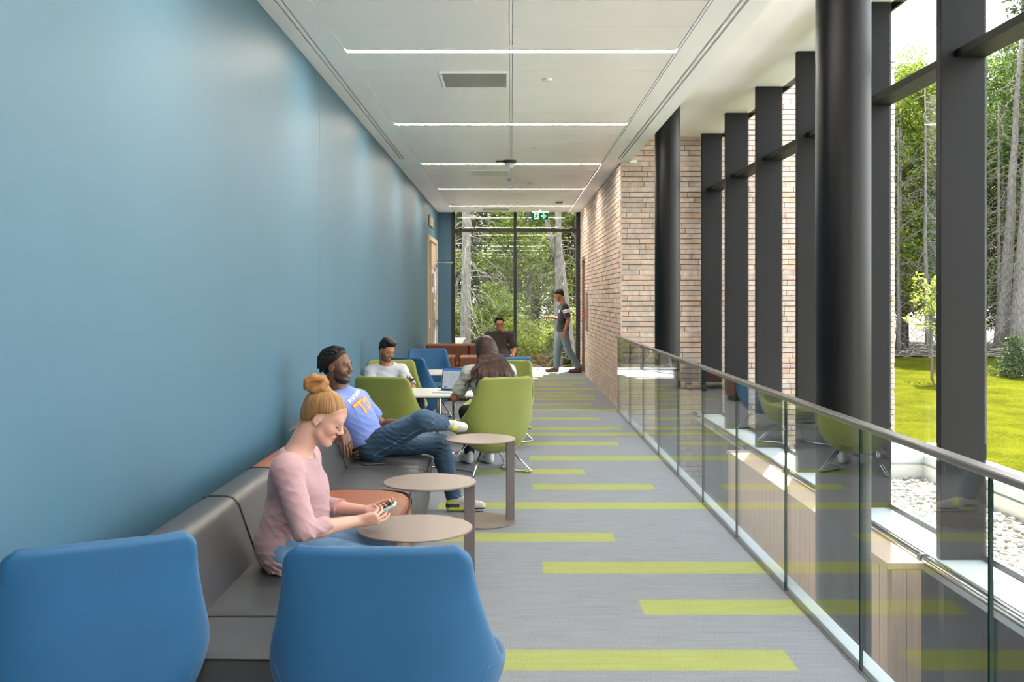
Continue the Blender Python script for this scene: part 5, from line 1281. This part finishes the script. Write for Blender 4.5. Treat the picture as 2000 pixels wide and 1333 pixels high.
emit('hair', S, .005, bh, body, it=1, strand=lambda V: H.loc(V)*A(60, 260, 60)); hr = bpy.data.objects[-1]; hr = [o for o in t.children_recursive if o.name.startswith('hair')][0]
S = SDF(); rs = np.random.RandomState(4)
for i in range(13):
    y0 = -.072+.144*i/12; pts = []; n_ = 9
    for k in range(n_+1):
        a = math.radians(60+k*17); r_ = .102+.006*(i % 2); yy = y0*(1.0+.05*k/n_)
        sq = math.sqrt(max(.05, 1-(yy/.092)**2)); pts.append(H.P(-.022+(r_+.012)*math.cos(a)*sq, yy, .036+r_*.93*math.sin(a)*sq+(.0 if k < 8 else -.0)))
    S.chain(pts, [.0070+.0022*((k+i) % 2) for k in range(n_+1)], .003)
    if i % 2 == 0: S.chain([pts[-1], pts[-1]+A(-.01, rs.uniform(-.01, .01), -.03)], [.008, .0045], .003)
for i in range(10):
    sd = -1 if i % 2 else 1; x0 = -.090+.008*i; pts = [H.P(x0+.02, sd*.060, .095), H.P(x0, sd*.083, .055), H.P(x0-.018, sd*.086, .02+.01*(i > 5)), H.P(x0-.03, sd*.080, -.01+.03*(x0 > -.01))]; S.chain(pts, [.009, .010, .009, .006], .003)
emit('hair_twist', S, .0045, bh, hr, it=1, strand=lambda V: H.loc(V)*A(120, 120, 200))
# shirt with a print
nb, che, pel = A(*J['neck']), A(*J['chest']), A(*J['pelvis']); R_ = frame_zy(nb-che, A(*J['shoulder_l'])-A(*J['shoulder_r']))
def print_c(V):
    q = (V-che) @ R_; u, v = q[:, 1], q[:, 2]; fr = q[:, 0] > .04; c = np.tile(np.array(lin('#6b80bf')), (len(V), 1)); c[:, :] *= 1
    def seg(a, b, w_): 
        a, b = np.array(a), np.array(b); p = np.stack([u, v], 1)-a; d = b-a; t_ = np.clip((p @ d)/(d @ d), 0, 1); return fr & (np.linalg.norm(p-np.outer(t_, d), axis=1) < w_)
    wh = seg((-.11, .090), (.09, .105), .013) & (np.sin(u*150+3*np.sin(v*120)) > -.45); c[wh] = lin('#dfe4f2')
    red = seg((-.105, .045), (-.02, .052), .015) | seg((-.060, .05), (-.045, -.045), .015) | seg((.0, .035), (.045, .045), .014) | seg((.045, .045), (.06, -.02), .014) | seg((.0, .035), (.01, -.03), .014) | seg((.01, -.03), (.06, -.025), .014); c[red] = lin('#a8503f')
    org = seg((-.105, .043), (-.02, .050), .009) | seg((-.060, .05), (-.045, -.045), .009) | seg((.0, .033), (.045, .043), .008) | seg((.045, .043), (.06, -.02), .008) | seg((.0, .033), (.01, -.03), .008) | seg((.01, -.03), (.06, -.025), .008); c[org] = lin('#e79a3c')
    return c
tshirt('t_shirt', body, J, H, .0046, print_c, e=.014, sleeve=.62, hem=.004, belly=1.05, amp=.007, fr=16, seed=8, neck=(.080, .078, .042), hem2=None)
S = SDF(); S.ell(pel+A(.0, 0, -.015), A(.120, .165, .10)+.010, frame_zy(che-pel, A(*J['hip_l'])-A(*J['hip_r'])), .02)
n_ = nrm(che-pel)
S.fn(lambda x, y, z: (np.abs((x-pel[0])*n_[0]+(y-pel[1])*n_[1]+(z-pel[2])*n_[2]+.035)-.028).astype(np.float32), pel-.2, pel+.2, .004, 'i')
def belt_c(V):
    s_ = (V-pel) @ n_+.035; c = np.tile(np.array(lin('#15161a')), (len(V), 1)); k_ = np.floor((s_+.028)/.0075).astype(int)
    cols = ['#15161a', '#3c6b3a', '#c9a23a', '#8f3a34', '#2f6a4a', '#c9b04a', '#8f3a34', '#15161a']
    for i, q in enumerate(cols): c[k_ == i] = lin(q)
    return c
emit('striped_belt', S, .0042, M['cloth'], body, colf=belt_c, it=0)
jp = J
def jean_c(base, fade, J_):
    b0, b1 = np.array(lin(base)), np.array(lin(fade))
    def f(V):
        w_ = np.zeros(len(V))
        for sd in ('l', 'r'):
            a, b = A(*J_['hip_'+sd]), A(*J_['knee_'+sd]); d = b-a; t_ = np.clip(((V-a) @ d)/(d @ d), 0, 1.1); r = np.linalg.norm(V-a-np.outer(t_, d), axis=1); w_ = np.maximum(w_, np.exp(-((t_-.75)/.3)**2)*np.clip((V[:, 2]-(a+np.outer(t_, d))[:, 2])/.06, 0, 1)*(r < .13))
        w_ = (w_*.8)[:, None]; c = b0*(1-w_)+b1*w_
        for sd, sv in (('r', (0, -1, -.75)), ('l', (0, -.75, .9))):
            a, b = A(*J_['hip_'+sd]), A(*J_['knee_'+sd]); L_ = np.linalg.norm(b-a); d = (b-a)/L_; s_ = A(*sv); s_ = nrm(s_-d*(s_ @ d)); t_ = (V-a) @ d; q = V-a-np.outer(t_, d); r = np.linalg.norm(q, axis=1); an = np.abs(q @ np.cross(d, s_)); k_ = np.exp(-(an/.0028)**2)*((q @ s_) > 0)*(t_ > .03)*(t_ < L_)*(r < .13)*.55; c = c*(1-k_[:, None])+np.array(lin('#8ba6bd'))*k_[:, None]
        return c
    return f
jeans('jeans', body, J, .0052, jean_c('#2a435a', '#5c7890', J), e=.014, amp=.013, seed=6, fr=20, wcut=-.03)
def neon(q):
    x, y, z = q.T
    return paint(q, '#a9a196', [((z < .034), '#2c2c2e'), ((z < .018), '#d9d2c4'), ((x < .13) & (z < .034) & (x > .03), '#c6d63a'), ((x < .045) & (z > .06), '#c2d13a'), ((x > .13) & (x < .175) & (z > .05) & (np.abs(y) > .018), '#c9d84a'), ((x < .10) & (z > .034) & (z < .058), '#2c2c2e'), ((x > .15) & (np.abs(y) < .014) & (z > .055) & (np.sin(x*260) > 0), '#efece6'), ((x < .035) & (z < .03), '#cfc6b8')])
c = A(*J['ankle_l']); shoe('shoe', body, (c[0]-.060, c[1], .002), (1, 0, 0), (0, 0, 1), .0045, neon, .305)
c = A(*J['ankle_r']); X_ = nrm(A(.80, .48, -.10)); U_ = nrm(A(.25, -.80, .48)); U_ = nrm(U_-X_*np.dot(U_, X_)); shoe('shoe', body, c-X_*.05-U_*.085, X_, U_, .0045, neon, .295)

# ================================================================== long-haired woman at the laptop, from behind
t = thing('person', 'long-haired woman in a white blouse seen from behind, seated at the laptop', 'person', (-.155, 9.10, 0), math.radians(108))
J = dict(g=1.0, pelvis=(-.02, 0, .555), chest=(.08, .02, .80), neck=(.145, .02, .955), shoulder_r=(.12, -.165, .895), shoulder_l=(.11, .20, .885), elbow_r=(.22, -.28, .67), elbow_l=(.20, .315, .665), wrist_r=(.42, -.12, .665), wrist_l=(.42, .20, .665),
         hip_r=(.03, -.10, .54), hip_l=(.03, .10, .54), knee_r=(.44, -.12, .50), knee_l=(.45, .14, .50), ankle_r=(.46, -.10, .11), ankle_l=(.50, .09, .11))
H = Head((.21, .02, 1.095), rot(.05, .30, 0), .97, True)
body = full_body(J, H, .007, skin_mat('tan_skin', .05), skin_colour(H, '#9a6b55', '#9a5a50'), t, [(J['wrist_r'], (1, .2, -.05), (0, 0, -1), -1, [(.3, .4, .2)]*4, ((.2, .2), .3), .9), (J['wrist_l'], (1, -.2, -.05), (0, 0, -1), 1, [(.3, .4, .2)]*4, ((.2, .2), .3), .9)])
S = SDF(); hair_cap(S, H, [(-.2, -.3), (-.05, -.3), (.0, -.1), (.03, .03), (.075, .07), (.12, .085)], .020)
S.ell(H.P(-.05, 0, -.03), (.080, .108, .125), H.R, .03); S.ell((.065, .01, .975), (.055, .140, .11), None, .04)
rs = np.random.RandomState(12)
def xf(z, y): return float(np.interp(z, [.78, .85, .90, .95, 1.0, 1.05], [-.085, -.080, -.062, -.018, .030, .060]))+1.3*y*y
for i in range(72):
    u = rs.uniform(-1, 1); y0 = .01+u*.11; ph = rs.uniform(0, 6); z = rs.uniform(1.0, 1.06); y = y0; n_ = rs.randint(7, 12); pts = []; am = rs.uniform(.006, .014)
    for k in range(n_+1):
        pts.append(A(xf(z, y)+rs.uniform(-.006, .003), y, z)); z -= .026; y += u*.0105-.002+am*math.sin(k*1.25+ph)
    S.chain(pts, [.017 if k < n_-3 else .012-.0033*(k-n_+3) for k in range(n_+1)], .004)
for u in (-1.35, -1.2, 1.25, 1.4, 1.1, .6, -.4, .2, -.8):
    ph = rs.uniform(0, 6); z, y = .98, .01+u*.10; pts = []; n_ = 11+rs.randint(0, 3)
    for k in range(n_+1): pts.append(A(xf(z, y)-.008, y, z)); z -= .021; y += u*.0075+.016*math.sin(k*1.15+ph)
    S.chain(pts, [.011 if k < 6 else max(.011-.0014*(k-5), .002) for k in range(n_+1)], .003)
emit('hair', S, .0058, hair_mat('dark_brown_hair', '#1a1210', '#4a332a', .36), body, it=1, strand=lambda V: V*A(30, 110, 9)+A(0, 1, 0)*(.9*np.sin(V[:, 2]*38))[:, None]*2)
tshirt('white_blouse', body, J, H, .0062, const('#a5a7a1'), e=.024, sleeve=.72, hem=-.06, belly=1.08, bust=.6, amp=.012, fr=17, seed=11, stretch=(1, .5, 1.6))
jeans('black_leggings', body, J, .008, const('#19191c'), e=.004, amp=.003)
def wsho(q): return paint(q, '#c9c9c7', [((np.abs(q[:, 0]-.12) < .03) & (np.abs(q[:, 2]-.055-.25*(q[:, 0]-.12)) < .006) & (np.abs(q[:, 1]) > .02), '#3a3a3c')])
for sd in ('l', 'r'): c = A(*J['ankle_'+sd]); shoe('shoe', body, (c[0]-.05, c[1], .002), (1, .1, 0), (0, 0, 1), .006, wsho, .255)

# ================================================================== man in white looking at his phone
t = thing('person', 'dark-haired man in a white T-shirt sitting against the blue wall looking down at his phone', 'person', (-1.325, 10.70, 0), math.radians(-76))
J = dict(g=.97, pelvis=(-.02, 0, .54), chest=(-.10, 0, .725), neck=(-.085, .0, .875), shoulder_r=(-.085, -.160, .785), shoulder_l=(-.075, .165, .795), elbow_r=(.08, -.20, .60), elbow_l=(.13, .265, .60), wrist_r=(.26, .10, .675), wrist_l=(.33, .30, .53),
         hip_r=(.0, -.10, .53), hip_l=(.0, .10, .53), knee_r=(.43, -.10, .50), knee_l=(.40, .27, .50), ankle_r=(.45, -.05, .11), ankle_l=(.42, .34, .11))
H = Head((-.025, .005, 1.022), rot(.55, .42, -.05), .93)
def tat(V, q, c):
    c = beard_paint('#2a1c18', .7)(V, q, c); a, b = A(*J['shoulder_l']), A(*J['elbow_l']); d = b-a; t_ = ((V-a) @ d)/(d @ d); r = np.linalg.norm(V-a-np.outer(np.clip(t_, 0, 1), d), axis=1)
    m_ = (t_ > .5) & (t_ < 1.0) & (r < .07) & (np.sin(V[:, 0]*150+V[:, 2]*90)+np.sin(V[:, 1]*140-V[:, 2]*120) > .7); c[m_] = c[m_]*.45; return c
body = full_body(J, H, .0062, skin_mat('brown_skin', .05), skin_colour(H, '#a4714f', '#a8675a', tat), t, [(J['wrist_r'], (.70, .55, .25), (-.1, .2, .95), -1, [(.5, .6, .4)]*4, ((.4, .3), .5), .95), (J['wrist_l'], (.75, .15, -.55), (-.2, 0, -1), 1, [(.3, .35, .2)]*4, ((.2, .2), .3), .95)])
H.brows(body, mat('dark_brow', '#1b1412', .8), .0030, .024, mat('dark_lash', '#201815', .8), -.006)
S = SDF(); hair_cap(S, H, [(-.2, -.07), (-.08, -.065), (-.045, -.04), (-.02, .02), (.01, .02), (.03, .025), (.045, .055), (.07, .070), (.12, .085)], .013, bulge=(0, 0, .006)); S.ell(H.P(.035, 0, .115), (.060, .062, .024), H.R, .02); S.ell(H.P(-.02, 0, .12), (.065, .064, .02), H.R, .02)
emit('hair', S, .006, hair_mat('black_hair', '#0d0b0b', '#241d1a'), body, it=1, strand=lambda V: H.loc(V)*A(50, 260, 50))
g = MB(); g.lathe([(.0, -.0035), (.0035, 0), (0, .0035)], n=8, M=Matrix.Translation(H.P(-.004, -.082, -.035))); g.build('earring', M['chrome'], body)
tshirt('t_shirt', body, J, H, .0062, const('#b0b2b8'), e=.016, sleeve=.70, hem=-.03, amp=.009, fr=15, seed=21, neck=(.088, .086, .05), drop=.018)
jeans('jeans', body, J, .008, const('#1e2a42'), e=.010, amp=.006)
for sd in ('l', 'r'): c = A(*J['ankle_'+sd]); shoe('shoe', body, (c[0]-.05, c[1], .002), (1, .1, 0), (0, 0, 1), .008, lambda q: paint(q, '#2a2a2c', [(q[:, 2] < .02, '#c9c6c0')]), .28)
wp = t.matrix_basis @ Vector((.385, .135, .70))
ph = thing('phone', 'dark smartphone in the hand of the man in the white T-shirt', 'phone', tuple(Vector((-1.345, 10.70, 0))+Matrix.Rotation(math.radians(-76), 3, 'Z') @ Vector((.365, .205, .715))))
ph.rotation_euler = (math.radians(-10), math.radians(-24), math.radians(-40)); MB().prism(rrect(.074, .036, .009), -.004, .004, 'z').build('body', M['plastic_dark'], ph)

# ================================================================== man with glasses on the brown sofa
t = thing('person', 'man with glasses in a dark brown T-shirt sitting on the brown sofa facing the camera', 'person', (-.205, 17.58, 0), math.radians(-90))
J = dict(g=1.0, pelvis=(-.06, 0, .585), chest=(-.12, 0, .83), neck=(-.12, 0, .985), shoulder_r=(-.12, -.195, .92), shoulder_l=(-.12, .195, .92), elbow_r=(-.02, -.27, .66), elbow_l=(-.03, .275, .66), wrist_r=(.20, -.14, .63), wrist_l=(.17, .24, .60),
         hip_r=(.0, -.10, .57), hip_l=(.0, .10, .57), knee_r=(.44, -.13, .53), knee_l=(.44, .13, .53), ankle_r=(.42, -.12, .11), ankle_l=(.42, .12, .11))
H = Head((-.09, 0, 1.115), rot(.10, .05, .03), 1.0)
body = full_body(J, H, .008, skin_mat('light_skin', .05), skin_colour(H, '#b98468', '#a86a5c', beard_paint('#6b4a3a', .25)), t, [(J['wrist_r'], (.9, .3, -.1), (0, 0, -1), -1, [(.3, .4, .2)]*4, ((.2, .2), .3), 1.0), (J['wrist_l'], (.9, -.1, -.1), (0, 0, -1), 1, [(.3, .4, .2)]*4, ((.2, .2), .3), 1.0)])
H.eyes(body, '#3a2c22'); H.brows(body, mat('brown_brow', '#3a2a20', .8), .0032, .025)
S = SDF(); hair_cap(S, H, [(-.2, -.065), (-.08, -.06), (-.045, -.035), (-.015, .015), (.02, .02), (.04, .045), (.065, .072), (.12, .090)], .010); S.ell(H.P(.02, 0, .115), (.065, .062, .02), H.R, .02)
emit('hair', S, .008, hair_mat('brown_hair', '#1f1511', '#3c2a20'), body, it=1, strand=lambda V: H.loc(V)*A(50, 200, 50))
gl = MB()
for y in (-1, 1):
    gl.tube([H.P(.104, y*.031+.020*math.cos(a), .000+.013*math.sin(a)) for a in [2*PI*i/14 for i in range(14)]], .0018, n=5, closed=True)
    gl.tube([H.P(.100, y*.052, .004), H.P(.05, y*.080, .004), H.P(-.005, y*.083, .002)], .0016, n=5)
gl.tube([H.P(.106, -.012, .004), H.P(.109, 0, .007), H.P(.106, .012, .004)], .0016, n=5)
gl.build('glasses', M['plastic_dark'], body, smooth=True)
tshirt('t_shirt', body, J, H, .008, const('#2e2824'), e=.014, sleeve=.72, hem=-.02, amp=.007, fr=16, seed=31, neck=(.080, .080, .042))
jeans('jeans', body, J, .010, const('#2c3440'), e=.010, amp=.006)
for sd in ('l', 'r'): c = A(*J['ankle_'+sd]); shoe('shoe', body, (c[0]-.05, c[1], .002), (1, 0, 0), (0, 0, 1), .01, lambda q: paint(q, '#3a3230', []), .285)

# ================================================================== man walking past the far window
t = thing('person', 'man in a black T-shirt and faded jeans walking past the far window holding a phone', 'person', (1.10, 21.15, 0), math.radians(180))
J = dict(g=1.0, pelvis=(.01, 0, .93), chest=(-.01, 0, 1.24), neck=(.015, 0, 1.455), shoulder_r=(.02, -.18, 1.385), shoulder_l=(-.03, .18, 1.385), elbow_r=(.03, -.235, 1.12), elbow_l=(-.10, .23, 1.115), wrist_r=(.27, -.15, 1.165), wrist_l=(-.02, .235, .875),
         hip_r=(.0, -.09, .90), hip_l=(.0, .09, .90), knee_r=(.10, -.09, .48), knee_l=(-.10, .09, .48), ankle_r=(.14, -.09, .105), ankle_l=(-.335, .09, .125))
H = Head((.085, 0, 1.635), rot(.0, .42, 0), 1.0)
body = full_body(J, H, .008, skin_mat('warm_skin', .05), skin_colour(H, '#9c6248', '#96584c', beard_paint('#3a261e', .5)), t, [(J['wrist_r'], (.97, .1, .05), (0, .1, 1), -1, [(.4, .5, .3)]*4, ((.3, .3), .4), 1.0), (J['wrist_l'], (.15, 0, -1), (0, -1, 0), 1, [(.25, .3, .2)]*4, ((.2, .2), .3), 1.0)])
S = SDF(); hair_cap(S, H, [(-.2, -.055), (-.08, -.055), (-.045, -.03), (-.015, .02), (.02, .025), (.05, .055), (.12, .075)], .010)
emit('hair', S, .008, hair_mat('dark_short_hair', '#171110', '#2e2420'), body, it=1, strand=lambda V: H.loc(V)*A(50, 200, 50))
H.brows(body, mat('dark_brow_2', '#1b1412', .8), .0030, .024)
def blk(V):
    c = np.tile(np.array(lin('#1f1f21')), (len(V), 1)); a, b = A(*J['shoulder_l']), A(*J['elbow_l']); d = b-a; t_ = ((V-a) @ d)/(d @ d); r = np.linalg.norm(V-a-np.outer(np.clip(t_, 0, 1), d), axis=1)
    c[(r < .10) & (V[:, 1] > .19) & (t_ > .22) & (t_ < .46) & (np.abs(t_-.34) > .02)] = lin('#d5d5d2'); c[(V[:, 0] > .07) & (V[:, 1] > .03) & (V[:, 1] < .10) & (np.abs(V[:, 2]-1.30) < .03)] = lin('#a9a9a6'); return c
tshirt('t_shirt', body, J, H, .008, blk, e=.016, sleeve=.72, hem=-.07, amp=.007, fr=14, seed=41, neck=(.080, .080, .042))
jeans('jeans', body, J, .008, const('#66757a'), e=.016, amp=.010, seed=43)
brn = lambda q: paint(q, '#5f3f2c', [(q[:, 2] < .020, '#2c1e16')])
shoe('shoe', body, (.085, -.09, .002), (1, 0, 0), (0, 0, 1), .008, brn, .30); shoe('shoe', body, (-.395, .09, .002), nrm(A(1, 0, -.0)), (0, 0, 1), .008, brn, .30)
ph = thing('phone', 'pale phone held out in front by the walking man', 'phone', (1.10-.395, 21.15+.15, 1.195)); ph.rotation_euler = (0, math.radians(12), 0)
MB().prism(rrect(.074, .036, .009), -.004, .004, 'z').build('body', M['plastic_white'], ph)
